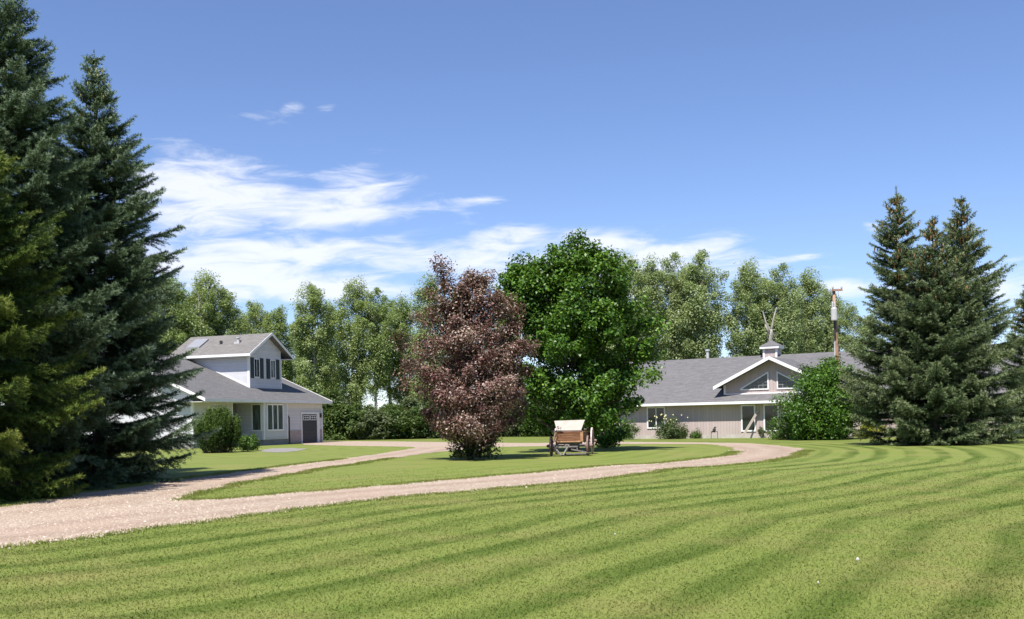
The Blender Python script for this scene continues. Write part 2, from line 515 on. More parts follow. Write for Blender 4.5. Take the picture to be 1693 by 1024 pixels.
# lawn: fine grid near, coarse ring to the horizon
gx = np.arange(-50, 60.01, .4); gy = np.arange(-6, 110.01, .4)
nx, ny = len(gx), len(gy)
XX, YY = np.meshgrid(gx, gy)
gv = np.stack([XX.ravel(), YY.ravel(), np.zeros(nx * ny)], 1)
idx = np.arange(nx * ny).reshape(ny, nx)
gf = np.stack([idx[:-1, :-1].ravel(), idx[:-1, 1:].ravel(), idx[1:, 1:].ravel(), idx[1:, :-1].ravel()], 1)
mow = mow_dist(gv[:, :2])
loop_in = np.vstack([np.vstack([left_low, out_l]), [(-60, 95), (-60, 12)]])
B = 4000
x0, x1, y0, y1 = gx[0], gx[-1], gy[0], gy[-1]
rv = np.array([(x0, y0, 0), (x1, y0, 0), (x1, y1, 0), (x0, y1, 0), (-B, -B, 0), (B, -B, 0), (B, B, 0), (-B, B, 0)], float)
o = len(gv)
rf = np.array([(4, 5, 1, 0), (5, 6, 2, 1), (6, 7, 3, 2), (7, 4, 0, 3)]) + o
me = np_mesh('lawn', np.vstack([gv, rv]), [np.vstack([gf, rf])], {'mow': np.concatenate([mow, np.full(8, 30.)]), 'amp': np.concatenate([np.where(inside(gv[:, :2], loop_in), .35, 1.0), np.zeros(8)])})


def lawn_color(nt, for_blades=False):
    co = nt.node('ShaderNodeNewGeometry').outputs['Position']
    d = nt.attr('mow')
    wob = nt.math('MULTIPLY', nt.math('SUBTRACT', nt.noise(co, .14, 3), .5), .75)
    wob2 = nt.math('MULTIPLY', nt.math('SUBTRACT', nt.noise(co, .8, 3), .5), .2)
    ph = nt.math('ADD', nt.math('ADD', d, wob), wob2)
    s1 = nt.math('SINE', nt.math('MULTIPLY', ph, 2 * math.pi / 1.12))
    band = nt.mapr(s1, -.75, .25, 1, 0)
    st = nt.noise(nt.comb(ph, 0.0, 0.0), .62, 2, .5)
    k = nt.mapr(st, .34, .62, .4, 1.15)
    k = nt.math('MULTIPLY', k, nt.mapr(nt.noise(co, .13, 3), .32, .6, .6, 1.0))
    st2 = nt.noise(nt.comb(nt.math('ADD', d, nt.math('MULTIPLY', wob, .6)), 7.0, 0.0), 3.4, 2, .5)
    s = nt.math('ADD', nt.math('MULTIPLY', band, k), nt.math('MULTIPLY', nt.math('SUBTRACT', st2, .45), .9))
    s = nt.math('MULTIPLY', s, nt.attr('amp'))
    s = nt.math('ADD', s, nt.math('MULTIPLY', nt.math('SUBTRACT', nt.noise(co, .45, 5, .65), .5), .55))
    s = nt.math('SUBTRACT', 1.0, s, clamp=True)
    light = nt.mix(nt.noise(co, .6, 5, .65), (.142, .184, .038, 1), (.178, .208, .054, 1))
    dark = nt.mix(nt.noise(co, .8, 5, .65), (.055, .092, .010, 1), (.070, .106, .014, 1))
    c = nt.mix(s, dark, light)
    dry = nt.mapr(nt.noise(co, .33, 6, .7), .48, .70, 0, .7)
    c = nt.mix(dry, c, (.215, .195, .072, 1))
    clov = nt.mapr(nt.noise(co, 1.1, 6, .72, .4), .58, .70, 0, .5)
    c = nt.mix(clov, c, (.085, .15, .022, 1))
    fine = nt.noise(co, 26, 3, .7)
    c = nt.mix(1.0, c, nt.ramp(fine, [(.3, (.8, .82, .76)), (.7, (1.18, 1.15, 1.12))]), 'MULTIPLY')
    return c, co


def lawn_mat():
    m, nt, b = mat_new('mown_grass')
    c, co = lawn_color(nt)
    nt.set(b.inputs['Base Color'], c)
    b.inputs['Roughness'].default_value = .85; b.inputs['Specular IOR Level'].default_value = .15
    h = nt.math('ADD', nt.noise(co, 45, 3, .7), nt.math('MULTIPLY', nt.noise(co, 7, 3), .8))
    nt.set(b.inputs['Normal'], nt.bump(h, .2, .05))
    return m


lawn = tag(link('lawn', me, lawn_mat()), 'mown green lawn with curved mower stripes', 'lawn', kind='structure')


def blade_mat():
    m, nt, b = mat_new('grass_blades')
    c, co = lawn_color(nt)
    t = nt.attr('tint')
    c = nt.mix(1.0, c, nt.ramp(t, [(0, (.95, .96, .85)), (.5, (1.18, 1.18, 1.12)), (1, (1.75, 1.6, 1.5))]), 'MULTIPLY')  # the few brightest blades are highlights put into the tint
    nt.set(b.inputs['Base Color'], c)
    b.inputs['Roughness'].default_value = .6; b.inputs['Specular IOR Level'].default_value = .25
    tr = nt.node('ShaderNodeBsdfTranslucent'); nt.set(tr.inputs[0], c)
    mx = nt.node('ShaderNodeMixShader'); mx.inputs[0].default_value = .3
    nt.l.new(b.outputs[0], mx.inputs[1]); nt.l.new(tr.outputs[0], mx.inputs[2])
    out = [n for n in nt.n if n.type == 'OUTPUT_MATERIAL'][0]; nt.l.new(mx.outputs[0], out.inputs[0])
    return m


# grass blades in the near lawn (more of them close by)
N = 430000
yy = 6.2 * np.exp(rng.random(N) * math.log(36 / 6.2))
xx = (rng.random(N) - .5) * 1.35 * yy
pts = np.stack([xx, yy], 1)
ok = ~(inside(pts, drive_loop) & ~inside(pts, isl))
ok &= rng.random(N) < np.clip((36 - yy) / 18, 0, 1)
pts = pts[ok]; yy = pts[:, 1]; N = len(pts)
md = mow_dist(pts)
ring = np.vstack([np.vstack([left_low, out_l]), isl, back_l])
ring = ring[(ring[:, 1] < 46) & (np.abs(ring[:, 0]) < 30)]
ne = 60000
ep = ring[rng.integers(0, len(ring), ne)] + rng.normal(0, .13, (ne, 2)) + rng.normal(0, .04, (ne, 2))
pts = np.vstack([pts, ep]); yy = pts[:, 1]; N = len(pts); md = np.concatenate([md, np.full(ne, .3)])
edge_b = np.concatenate([np.zeros(N - ne), np.ones(ne)])
ang = rng.random(N) * 2 * math.pi
hh = (1 + 1.1 * edge_b) * (.008 + .013 * rng.random(N)) * (1 + .010 * yy)
ww = .0026 + .00042 * yy
lean = np.where(np.sin(md * 2 * math.pi / 1.38) > 0, 1., -1.)
s_ = np.stack([np.cos(ang), np.sin(ang), np.zeros(N)], 1) * ww[:, None]
base = np.stack([pts[:, 0], pts[:, 1], np.full(N, -.002)], 1)
tip = base + np.stack([rng.normal(0, .014, N) + 0 * lean, rng.normal(0, .014, N) + 0 * lean, hh], 1)
bv = np.stack([base - s_, base + s_, tip], 1).reshape(-1, 3)
bf = np.arange(3 * N).reshape(N, 3)
me = np_mesh('grass', bv, [bf], {'mow': np.repeat(md, 3), 'amp': np.repeat(np.where(inside(pts, loop_in), .35, 1.), 3), 'tint': np.repeat(np.clip(rng.normal(.5, .2, N), 0, 1), 3)})
tag(link('grass', me, blade_mat()), 'short mown grass blades covering the near lawn', 'grass', kind='stuff')

# gravel drive: one sheet with the island left open
def smooth2(l, k=15):
    p = np.vstack([np.repeat(l[:1], k, 0), l, np.repeat(l[-1:], k, 0)]); ker = np.ones(k) / k
    return np.stack([np.convolve(p[:, i], ker, 'same') for i in (0, 1)], 1)[k:-k]


lower = smooth2(np.vstack([left_low, out_l]))
lower = lower[:int(len(lower) * .82)]
kx = int(np.argmin(np.linalg.norm(back_l - np.array(G(686, 740)[:2]), axis=1)))
upper = smooth2(np.vstack([back_l[kx + 8:], left_up]))
qx, qy = np.meshgrid(np.arange(-32, 22, .26), np.arange(2, 70, .26))
grid = np.stack([qx.ravel(), qy.ravel()], 1) + rng.normal(0, .03, (qx.size, 2))
dl_all = np.vstack([drive_loop, isl])
grid = grid[inside(grid, drive_loop) & ~inside(grid, isl)]
grid = grid[np.minimum(dist_line(grid, np.vstack([drive_loop, drive_loop[:1]])), dist_line(grid, np.vstack([isl, isl[:1]]))) > .12]
nd, ni = len(drive_loop), len(isl)
edges = [(k, (k + 1) % nd) for k in range(nd)] + [(nd + k, nd + (k + 1) % ni) for k in range(ni)]
ov, oe, of, _, _, _ = delaunay_2d_cdt([Vector(p) for p in np.vstack([dl_all, grid])], edges, [], 0, 1e-5)
ov = np.array([tuple(v) for v in ov]); of = np.array([f for f in of if len(f) == 3])
cc = ov[of].mean(1)
of = of[inside(cc, drive_loop) & ~inside(cc, isl)]
dlo, dup_ = dist_line(ov, lower), dist_line(ov, upper)
bell = lambda d, c: np.exp(-((d - c) / .38) ** 2)
trk_a = np.maximum(np.maximum(bell(dlo, .85), bell(dlo, 2.3)), np.maximum(bell(dup_, 1.0), bell(dup_, 2.5)))
me = np_mesh('gravel_drive', np.column_stack([ov, np.full(len(ov), .006)]), [of], {'track': trk_a})


def gravel_mat(name):
    m, nt, b = mat_new(name)
    co = nt.node('ShaderNodeNewGeometry').outputs['Position']
    vo = nt.node('ShaderNodeTexVoronoi'); nt.l.new(co, vo.inputs['Vector']); vo.inputs['Scale'].default_value = 17
    vr, vg, vb = nt.sep(vo.outputs['Color'])
    f = nt.math('ADD', nt.math('MULTIPLY', vr, .55), nt.math('MULTIPLY', nt.noise(co, .5, 6, .7), .5))
    c = nt.ramp(f, [(.2, (.242, .184, .136)), (.5, (.345, .267, .203)), (.85, (.439, .363, .288))])
    tr = nt.mapr(nt.noise(co, .22, 4, .6), .42, .66, 0, .8)
    c = nt.mix(tr, c, (.367, .273, .206, 1))
    wt = nt.math('MULTIPLY', nt.math('MULTIPLY', nt.attr('track'), nt.mapr(nt.noise(co, .35, 4), .3, .6, .3, 1)), .75)
    c = nt.mix(wt, c, (.255, .182, .135, 1))
    g = nt.mapr(nt.noise(co, .9, 5, .7), .66, .78, 0, .5)
    c = nt.mix(g, c, (.22, .22, .09, 1))
    nt.set(b.inputs['Base Color'], c)
    nt.set(b.inputs['Normal'], nt.bump(nt.math('SUBTRACT', 1.0, vo.outputs['Distance']), .8, .03))
    b.inputs['Roughness'].default_value = .9
    return m


tag(link('gravel_drive', me, gravel_mat('pale_gravel')), 'pale pinkish gravel drive looping round the grass island', 'driveway', kind='structure')


def stone_mat():
    m, nt, b = mat_new('gravel_stones')
    t = nt.attr('tint')
    nt.set(b.inputs['Base Color'], nt.ramp(t, [(0, (.246, .185, .143)), (.5, (.35, .273, .21)), (.85, (.448, .372, .292)), (1, (.556, .484, .395))]))
    return m


N = 130000
yy = 12.5 * np.exp(rng.random(N) * math.log(48 / 12.5))
xx = (rng.random(N) * .95 - .72) * yy
pts = np.stack([xx, yy], 1)
ok = inside(pts, drive_loop) & ~inside(pts, isl)
nse = np.sin(pts[:, 0] * .9 + 2 * np.sin(pts[:, 1] * .35)) * .5 + .5
de = np.minimum(dist_line(pts, edge_line), dist_line(pts, np.vstack([isl, isl[:1]])[::4]))
trk = np.clip(1 - np.abs(de - 1.3) / 1.1, 0, 1)
ok &= rng.random(N) < (.5 + .5 * nse) * (1 - .75 * trk)
pts = pts[ok]; N = len(pts); yy = pts[:, 1]; marg = np.clip(1 - de[ok] / .9, 0, 1)
octv = np.array([(1, 0, 0), (0, 1, 0), (-1, 0, 0), (0, -1, 0), (0, 0, .7)], float)
octf = np.array([(0, 1, 4), (1, 2, 4), (2, 3, 4), (3, 0, 4)])
sz = (.009 + .016 * rng.random(N) ** 2) * (1 + .012 * yy)
a = rng.random(N) * 6.28
ca, sa = np.cos(a), np.sin(a)
jv = octv[None] * (1 + rng.normal(0, .2, (N, 5, 3)))
sv = np.stack([jv[..., 0] * ca[:, None] - jv[..., 1] * sa[:, None], jv[..., 0] * sa[:, None] + jv[..., 1] * ca[:, None], jv[..., 2]], 2) * sz[:, None, None]
pts = pts + rng.normal(0, .11, pts.shape)
sv[..., 0] += pts[:, None, 0]; sv[..., 1] += pts[:, None, 1]; sv[..., 2] += .004
sf = (octf[None] + 5 * np.arange(N)[:, None, None]).reshape(-1, 3)
me = np_mesh('gravel', sv.reshape(-1, 3), [sf], {'tint': np.repeat(np.clip(rng.normal(.5, .2, N) + .18 * marg, 0, 1), 5)})
tag(link('gravel', me, stone_mat()), 'loose pale gravel stones scattered over the drive', 'gravel', kind='stuff')

pad = smooth_line([(428, 745.5), (452, 741.5), (478, 741), (508, 742.2), (492, 746), (462, 748.6), (432, 747.5)], True, .3, .03)
tr_ = tessellate_polygon([[Vector((x, y, 0)) for x, y in pad]])
me = np_mesh('path', np.column_stack([pad, np.full(len(pad), .008)]), [np.array(tr_)])
tag(link('path', me, M['concrete']), 'grey concrete slab in the grass before the bay window', 'path', kind='structure')


# ------------------------------------------------------------------ trees
def unit(v): return v / (np.linalg.norm(v, axis=-1, keepdims=True) + 1e-9)


class NB:
    def __init__(s): s.v, s.q, s.n = [], [], 0
    def tube(s, pts, rad, n=6):
        pts = np.asarray(pts, float); k = len(pts)
        d = unit(np.gradient(pts, axis=0))
        ref = np.array([.3, .9, .2]) if abs(d[:, 2]).mean() > .5 else np.array([.1, .2, .97])
        x = unit(np.cross(d, ref)); y = np.cross(d, x)
        t = np.linspace(0, 2 * np.pi, n, endpoint=False)
        ring = pts[:, None] + (x[:, None] * np.cos(t)[None, :, None] + y[:, None] * np.sin(t)[None, :, None]) * np.asarray(rad)[:, None, None]
        i = np.arange(k - 1)[:, None] * n; j = np.arange(n)[None]; j2 = (j + 1) % n
        q = np.stack([i + j, i + j2, i + n + j2, i + n + j], 2).reshape(-1, 4) + s.n
        s.v.append(ring.reshape(-1, 3)); s.q.append(q); s.n += k * n
    def mesh(s, name): return np_mesh(name, np.vstack(s.v), [np.vstack(s.q)], smooth=True)


def leaves_mesh(name, c, nrm, size, tint, rng, aspect=.62, fold=.12):
    n = len(c)
    t = unit(np.cross(nrm, rng.normal(size=(n, 3)))); s = np.cross(nrm, t)
    L = (size * .5)[:, None]
    v = np.stack([c - t * L, c + s * L * aspect + nrm * L * fold, c + t * L - nrm * L * .2, c - s * L * aspect + nrm * L * fold], 1)
    return np_mesh(name, v.reshape(-1, 3), [np.arange(4 * n).reshape(n, 4)], {'tint': np.repeat(np.clip(tint, 0, 1), 4)})


def decid_meshes(seed, H, prof, clumps, per, leaf, spread, tr, shell=.5, bump=.2, leaders=1, twig=.012, up=.5, tint_sd=.13, trunk_top=.9, flat=.75, tops=None, elong=1.0, hl=.07):
    """prof: list of (height m, radius m). Returns trunk mesh, crown mesh."""
    g = np.random.default_rng(seed)
    pz = np.array([p[0] for p in prof]); pr = np.array([p[1] for p in prof])
    nb = NB()
    axes = []
    for k in range(leaders):
        n = 14
        z = np.linspace(-.06, H * trunk_top * (1 - .08 * k * g.random()), n)
        off = g.normal(0, .035, (n, 2)).cumsum(0) * (H / 12)
        if leaders > 1:
            a = 2 * np.pi * k / leaders + g.random()
            off += np.outer((z / H) ** .8, [np.cos(a), np.sin(a)]) * pr.max() * .45
        p = np.column_stack([off, z]); p[0, :2] = p[1, :2] * .5
        r = tr / leaders ** .4 * (1 - z / (H * 1.0)).clip(.05) ** .9
        r[0] *= 1.45; r[1] *= 1.1
        nb.tube(p, r, 8); axes.append(p)
    # clump centres
    zs = np.linspace(pz[0], pz[-1], 200); w = np.interp(zs, pz, pr) ** 1.15 + .02
    z = np.interp(g.random(clumps), np.cumsum(w) / w.sum(), zs)
    a = g.random(clumps) * 2 * np.pi
    ph = g.random(6) * 6.28
    bm = 1 + bump * (np.sin(2 * a + ph[0] + z * .5) * .5 + np.sin(3 * a + ph[1] - z * .9) * .6 + np.sin(5 * a + ph[2] + z * 1.7) * .5)
    rr = np.interp(z, pz, pr) * bm * g.random(clumps) ** shell
    ax = axes[0]
    cen = np.column_stack([np.cos(a) * rr, np.sin(a) * rr, z])
    cen[:, 0] += np.interp(z, ax[:, 2], ax[:, 0]) * .6; cen[:, 1] += np.interp(z, ax[:, 2], ax[:, 1]) * .6
    if tops is not None: cen = np.vstack([cen, np.array(tops)])
    nC = len(cen)
    for i in range(nC):
        A = axes[int(np.argmin([np.hypot(*(np.array([np.interp(cen[i, 2] * .7, q[:, 2], q[:, 0]), np.interp(cen[i, 2] * .7, q[:, 2], q[:, 1])]) - cen[i, :2])) for q in axes]))]
        d = np.hypot(cen[i, 0], cen[i, 1])
        zb = max(min(cen[i, 2] - (.25 + up * d), A[-1, 2] * .97), A[-1, 2] * .06)
        b = np.array([np.interp(zb, A[:, 2], A[:, 0]), np.interp(zb, A[:, 2], A[:, 1]), zb])
        t = np.linspace(0, 1, 6)[:, None]
        mid = b + (cen[i] - b) * .5 + np.array([0, 0, -.12 * d]) + g.normal(0, .06 * (d + .3), 3)
        pts = b * (1 - t) ** 2 + 2 * mid * t * (1 - t) + cen[i] * t ** 2
        r0 = twig * (1 + .9 * d) * (1.9 if i % 5 == 0 else 1)
        nb.tube(pts, r0 * (1 - .85 * t[:, 0]), 5)
    cn = np.repeat(np.arange(nC), per)
    n = len(cn)
    sp = spread * (.6 + .8 * g.random(nC))
    q = unit(g.normal(size=(n, 3))) * (g.random(n) ** .5)[:, None] * sp[cn][:, None] * 1.5
    q[:, 2] *= flat
    dirv = unit(np.column_stack([cen[:, 0], cen[:, 1], .75 * np.hypot(cen[:, 0], cen[:, 1]) + .35]) + g.normal(0, .25, (nC, 3)))
    el_ = np.clip(g.normal(.2, .7, n), -1.2, 1.5) * sp[cn] * elong
    q = q * (1 - .28 * np.clip(el_ / sp[cn], -1, 1.6))[:, None] + dirv[cn] * el_[:, None]
    c = cen[cn] + q
    c[:, 2] = np.maximum(c[:, 2], .05 + .1 * g.random(n))
    outw = unit(q + .35 * (c - np.array([0, 0, H * .45])) / max(pr.max(), .5))
    nrm = unit(outw * .55 + np.array([0, 0, .5]) + g.normal(0, .55, (n, 3)))
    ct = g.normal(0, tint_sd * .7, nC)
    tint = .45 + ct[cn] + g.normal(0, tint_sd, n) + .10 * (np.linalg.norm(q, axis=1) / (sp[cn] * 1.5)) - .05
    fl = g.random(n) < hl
    tint[fl] += .35  # lightened at random: leaf gloss and flashes put into the tint
    size = leaf * (.65 + .7 * g.random(n))
    return nb.mesh('trunk'), leaves_mesh('crown', c, nrm, size, tint, g)


def make_tree(name, meshes, bark_m, leaf_m, loc, rz, label, cat, group=None, parts=('trunk', 'crown')):
    t = empty(name, loc, rz, label, cat, group)
    link(parts[0], meshes[0], bark_m, t); link(parts[1], meshes[1], leaf_m, t)
    return t


def spruce_meshes(seed, H, Rb, z0=.25, whorl=.36, nbr=8, needle=.085, step=.05, k=6, width=.016, pw=.85, cones=0, droop=.0, brl=.075, swell=None, cone_size=.05):
    g = np.random.default_rng(seed)
    nb = NB()
    n = 16
    z = np.linspace(-.06, H * .985, n)
    off = g.normal(0, .012, (n, 2)).cumsum(0); off[:2] = 0
    r = (.018 * H) * (1 - z / H).clip(.02) ** .9; r[0] *= 1.3
    tp = np.column_stack([off, z]); nb.tube(tp, r, 8)
    TP, TD, TT = [], [], []
    conep = []
    zz = z0
    while zz < H * .995:
        f = zz / H
        L0 = Rb * math.tanh(1.55 * (1 - f) + .55 * (1 - f) ** 3) / .97 * min(1, .80 + f * 1.6) + .05
        if swell is not None: L0 *= swell(f)
        m = nbr if f < .85 else max(4, nbr - 3)
        ph = g.random() * 6.28
        for j in range(m):
            phi = ph + 2 * np.pi * j / m + g.normal(0, .25)
            L = L0 * np.clip(g.normal(.92, .17), .5, 1.22)
            zb = zz + g.normal(0, whorl * .3)
            if zb > H * .99: continue
            e = -.24 + droop + .95 * f ** 1.05 + g.normal(0, .08)
            cv = .30 * (1 - f) + g.normal(0, .05)
            h = np.array([np.cos(phi), np.sin(phi), 0]); pr = np.array([-h[1], h[0], 0])
            s = np.linspace(0, 1, 7)
            bx = np.interp(zb, tp[:, 2], tp[:, 0]); by = np.interp(zb, tp[:, 2], tp[:, 1])
            bend = g.normal(0, .06)
            base = np.array([bx, by, zb])
            def pos(s_): return base + np.outer(s_ * L, h) + np.outer(bend * L * s_ ** 2, pr) + np.outer(L * (e * s_ + cv * s_ ** 2), [0, 0, 1])
            pts = pos(s)
            if pts[:, 2].min() < .06: pts[:, 2] = np.maximum(pts[:, 2], .06)
            nb.tube(pts, (.010 + .008 * L) * (1 - .85 * s), 4)
            ns = max(4, int(L / brl))
            sj = np.repeat(np.linspace(.12, 1, ns), 2) + g.normal(0, .01, ns * 2)
            side = np.tile([1., -1.], ns)
            lj = (np.minimum(.72, .5 * L * (1 - sj) + .12) * g.uniform(.65, 1.15, ns * 2))
            lj *= np.clip(sj * 3.2, .35, 1)
            pj = pos(np.clip(sj, 0, 1))
            ta = g.normal(.75, .12, ns * 2)
            dj = h[None] * np.cos(ta)[:, None] + pr[None] * (side * np.sin(ta))[:, None]
            slope = e + 2 * cv * sj
            dj[:, 2] = slope * .7 + g.normal(-.06, .16, ns * 2)
            dj = unit(dj)
            nt_ = np.maximum(2, (lj / step).astype(int))
            own = np.repeat(np.arange(ns * 2), nt_)
            tau = np.concatenate([np.linspace(.03, 1, q) for q in nt_])
            pp = pj[own] + dj[own] * (tau * lj[own])[:, None]
            pp[:, 2] -= .10 * (tau * lj[own]) ** 2 / .3
            TP.append(pp); TD.append(dj[own])
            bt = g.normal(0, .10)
            TT.append(.30 + bt + .42 * tau ** 2 * np.clip(sj[own] * 1.4, .25, 1) + g.normal(0, .08, len(own)) - .2 * (1 - np.clip(sj[own], 0, 1)))  # lighter new-growth tips; inner needles darkened further to paint in shaded gaps
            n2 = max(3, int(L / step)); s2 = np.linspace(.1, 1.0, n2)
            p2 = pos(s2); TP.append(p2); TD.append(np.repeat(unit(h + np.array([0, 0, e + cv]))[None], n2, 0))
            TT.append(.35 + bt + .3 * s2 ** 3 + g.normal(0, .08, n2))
            if cones and f > .6 and g.random() < cones:
                for q in range(g.integers(1, 5)):
                    conep.append(pos(np.array([g.uniform(.35, .95)]))[0] + g.normal(0, .05, 3))
        zz += whorl * (1 - .45 * f) * g.uniform(.8, 1.2)
    # leader
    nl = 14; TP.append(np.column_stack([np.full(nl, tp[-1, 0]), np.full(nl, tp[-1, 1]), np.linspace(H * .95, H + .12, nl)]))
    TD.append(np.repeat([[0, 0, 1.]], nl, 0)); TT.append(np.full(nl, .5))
    TP, TD, TT = np.vstack(TP), np.vstack(TD), np.concatenate(TT)
    TP[:, 2] = np.maximum(TP[:, 2], .05)
    nT = len(TP); own = np.repeat(np.arange(nT), k); m = len(own)
    d = unit(TD[own] * .75 + unit(g.normal(size=(m, 3))) * .85 + np.array([0, 0, .12]))
    L = needle * g.uniform(.7, 1.25, m)
    sdv = unit(np.cross(d, g.normal(size=(m, 3)))) * (width * .5)
    p = TP[own] + g.normal(0, .012, (m, 3))
    v = np.stack([p - sdv, p + sdv, p + d * L[:, None]], 1).reshape(-1, 3)
    v[:, 2] = np.maximum(v[:, 2], .02)
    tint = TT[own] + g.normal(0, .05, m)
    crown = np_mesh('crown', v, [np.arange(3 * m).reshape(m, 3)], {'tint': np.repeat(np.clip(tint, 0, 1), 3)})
    cm = None
    if conep:
        cb = NB(); cs = cone_size
        for c in conep:
            zt = np.array([0, -.35, -1.2, -2.0, -2.5]) * cs
            cb.tube(np.column_stack([np.full(5, c[0]), np.full(5, c[1]), c[2] + zt]), np.array([.1, .38, .46, .3, .05]) * cs, 6)
        cm = cb.mesh('cones')
    return nb.mesh('trunk'), crown, cm


def make_spruce(ms, mat, loc, rz, label, group=None, cone_mat='cone', name='spruce_tree'):
    t = empty(name, loc, rz, label, 'spruce tree', group)
    link('trunk', ms[0], M['bark_dark'], t)
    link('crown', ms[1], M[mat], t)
    if ms[2] is not None: tag(link('cones', ms[2], M[cone_mat], t), kind='stuff')
    return t


def hgt(px, py, Y): return P(px, py, Y).z


GL = 'spruces at the left of the drive'
# big left spruces
Y = 30.2; loc = GX(166, Y)
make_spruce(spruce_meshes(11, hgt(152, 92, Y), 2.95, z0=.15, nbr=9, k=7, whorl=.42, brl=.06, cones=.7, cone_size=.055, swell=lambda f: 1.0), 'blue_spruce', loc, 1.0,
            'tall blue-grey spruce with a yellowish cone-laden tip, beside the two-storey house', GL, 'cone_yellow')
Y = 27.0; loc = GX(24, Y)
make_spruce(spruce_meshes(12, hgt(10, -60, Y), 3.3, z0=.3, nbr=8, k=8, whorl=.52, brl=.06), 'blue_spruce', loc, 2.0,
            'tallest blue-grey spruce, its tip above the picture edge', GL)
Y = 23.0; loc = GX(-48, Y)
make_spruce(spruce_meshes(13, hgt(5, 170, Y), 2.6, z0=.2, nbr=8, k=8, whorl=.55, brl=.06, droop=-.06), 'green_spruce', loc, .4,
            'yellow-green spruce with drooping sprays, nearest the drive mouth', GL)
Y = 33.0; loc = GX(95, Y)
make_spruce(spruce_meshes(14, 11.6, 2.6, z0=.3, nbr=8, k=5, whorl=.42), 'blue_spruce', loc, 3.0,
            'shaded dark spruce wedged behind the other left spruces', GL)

GRP = 'spruces at the right of the lawn'
Y = 51.0
sw = lambda f: .92 + .15 * math.sin(f * 9)
kw = dict(nbr=8, k=6, needle=.115, width=.026, step=.075, whorl=.47, brl=.085, cones=.8, cone_size=.085)
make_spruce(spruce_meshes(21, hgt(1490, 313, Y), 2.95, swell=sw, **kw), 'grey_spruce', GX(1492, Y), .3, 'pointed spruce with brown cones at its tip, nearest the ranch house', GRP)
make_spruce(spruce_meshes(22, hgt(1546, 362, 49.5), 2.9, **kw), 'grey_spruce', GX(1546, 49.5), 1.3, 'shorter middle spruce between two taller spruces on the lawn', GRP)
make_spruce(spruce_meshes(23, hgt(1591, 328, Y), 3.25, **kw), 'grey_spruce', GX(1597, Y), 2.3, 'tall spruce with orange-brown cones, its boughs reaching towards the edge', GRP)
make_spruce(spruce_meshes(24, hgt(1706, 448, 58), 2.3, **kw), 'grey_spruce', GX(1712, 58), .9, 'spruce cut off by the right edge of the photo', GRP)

# purple-leaved tree and its shoots
Y = 42.6; loc = GX(777, Y); H = hgt(748, 426, Y)
s = Y / F
prof = [(.75, .7), (1.3, 1.8), (2.2, 2.25), (3.2, 2.4), (4.3, 2.2), (5.2, 1.8), (6.2, 1.3), (7.1, .7), (H - .35, .25)]
tops = [(-.95, 0, H - .35), (-.9, .2, H - .9), (-.7, -.2, H - 1.4), (.1, .1, H - .9), (.45, 0, H - 1.3), (-1.3, 0, H - 1.6), (-.2, -.3, H - 1.5), (.9, -.3, H - 2.0), (-1.9, -.2, H - 2.6),
        (-1.05, .1, H - .6), (-2.5, -.3, H - 3.6), (2.4, .1, 3.6), (2.1, -.3, 4.4), (-2.4, .2, 3.9), (-2.4, -.2, 3.2), (.5, .2, H - 1.7), (.3, -.3, H - 1.9), (-1.0, -.2, H - 1.8), (-.9, 0, H - 1.2), (-1.1, .1, H - 2.2), (-1.4, -.1, H - 2.4)]
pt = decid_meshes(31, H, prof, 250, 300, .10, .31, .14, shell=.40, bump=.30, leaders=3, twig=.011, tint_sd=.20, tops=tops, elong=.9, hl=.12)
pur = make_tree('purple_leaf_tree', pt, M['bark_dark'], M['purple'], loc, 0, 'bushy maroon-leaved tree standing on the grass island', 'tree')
g = decid_meshes(32, 1.3, [(.15, .9), (.5, .9), (.9, .7), (1.25, .3)], 30, 70, .12, .22, .02, leaders=3, twig=.006)
shoots = link('root_shoots', g[1], M['sucker'], pur); shoots.location = (.15, -.25, 0)

# green tree
Y = 50.5; loc = GX(948, Y); H = hgt(972, 390, Y)
prof = [(.9, 1.4), (1.7, 2.4), (3.0, 2.8), (4.6, 3.0), (6.2, 2.9), (7.4, 2.5), (8.6, 2.0), (9.6, 1.2), (H - .5, .5)]
lg_ = np.random.default_rng(8)
tops = [(.3, 0, H - .2), (.35, .1, H - .6), (.1, -.1, H - .9), (-.6, 0, H - .9), (.9, .1, H - 1.0), (1.6, .1, H - 1.7)]
for i in range(62):
    d_ = unit(lg_.normal(size=3)) * lg_.random() ** .4
    tops.append((-2.05 + d_[0] * 1.3, d_[1] * 1.5, 7.7 + d_[2] * 1.75))
for i in range(26):
    d_ = unit(lg_.normal(size=3)) * lg_.random() ** .4
    tops.append((-.8 + d_[0] * 1.1, d_[1] * 1.3 - .3, 8.5 + d_[2] * 1.0))
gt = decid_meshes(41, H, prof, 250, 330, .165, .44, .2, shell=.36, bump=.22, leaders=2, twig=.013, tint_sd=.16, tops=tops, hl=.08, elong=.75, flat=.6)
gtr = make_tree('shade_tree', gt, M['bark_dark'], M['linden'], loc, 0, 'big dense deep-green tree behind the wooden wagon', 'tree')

# bushes -----------------------------------------------------------------
def bush(seed, w, h, clumps, per, leaf, mat, loc, label, group=None, prof=None, spread=None, name='bush', shell=.5, leaders=3, bump=.18, up=.5):
    prof = prof or [(.1, .75 * w / 2), (.3 * h, .98 * w / 2), (.6 * h, .85 * w / 2), (.85 * h, .5 * w / 2), (h * .97, .15 * w / 2)]
    ms = decid_meshes(seed, h, prof, clumps, per, leaf, spread or w * .11, .03, shell=shell, bump=bump, leaders=leaders, twig=.007, up=up)
    return make_tree(name, ms, M['bark_dark'], M[mat], loc, 0, label, 'bush', group, ('stems', 'foliage'))


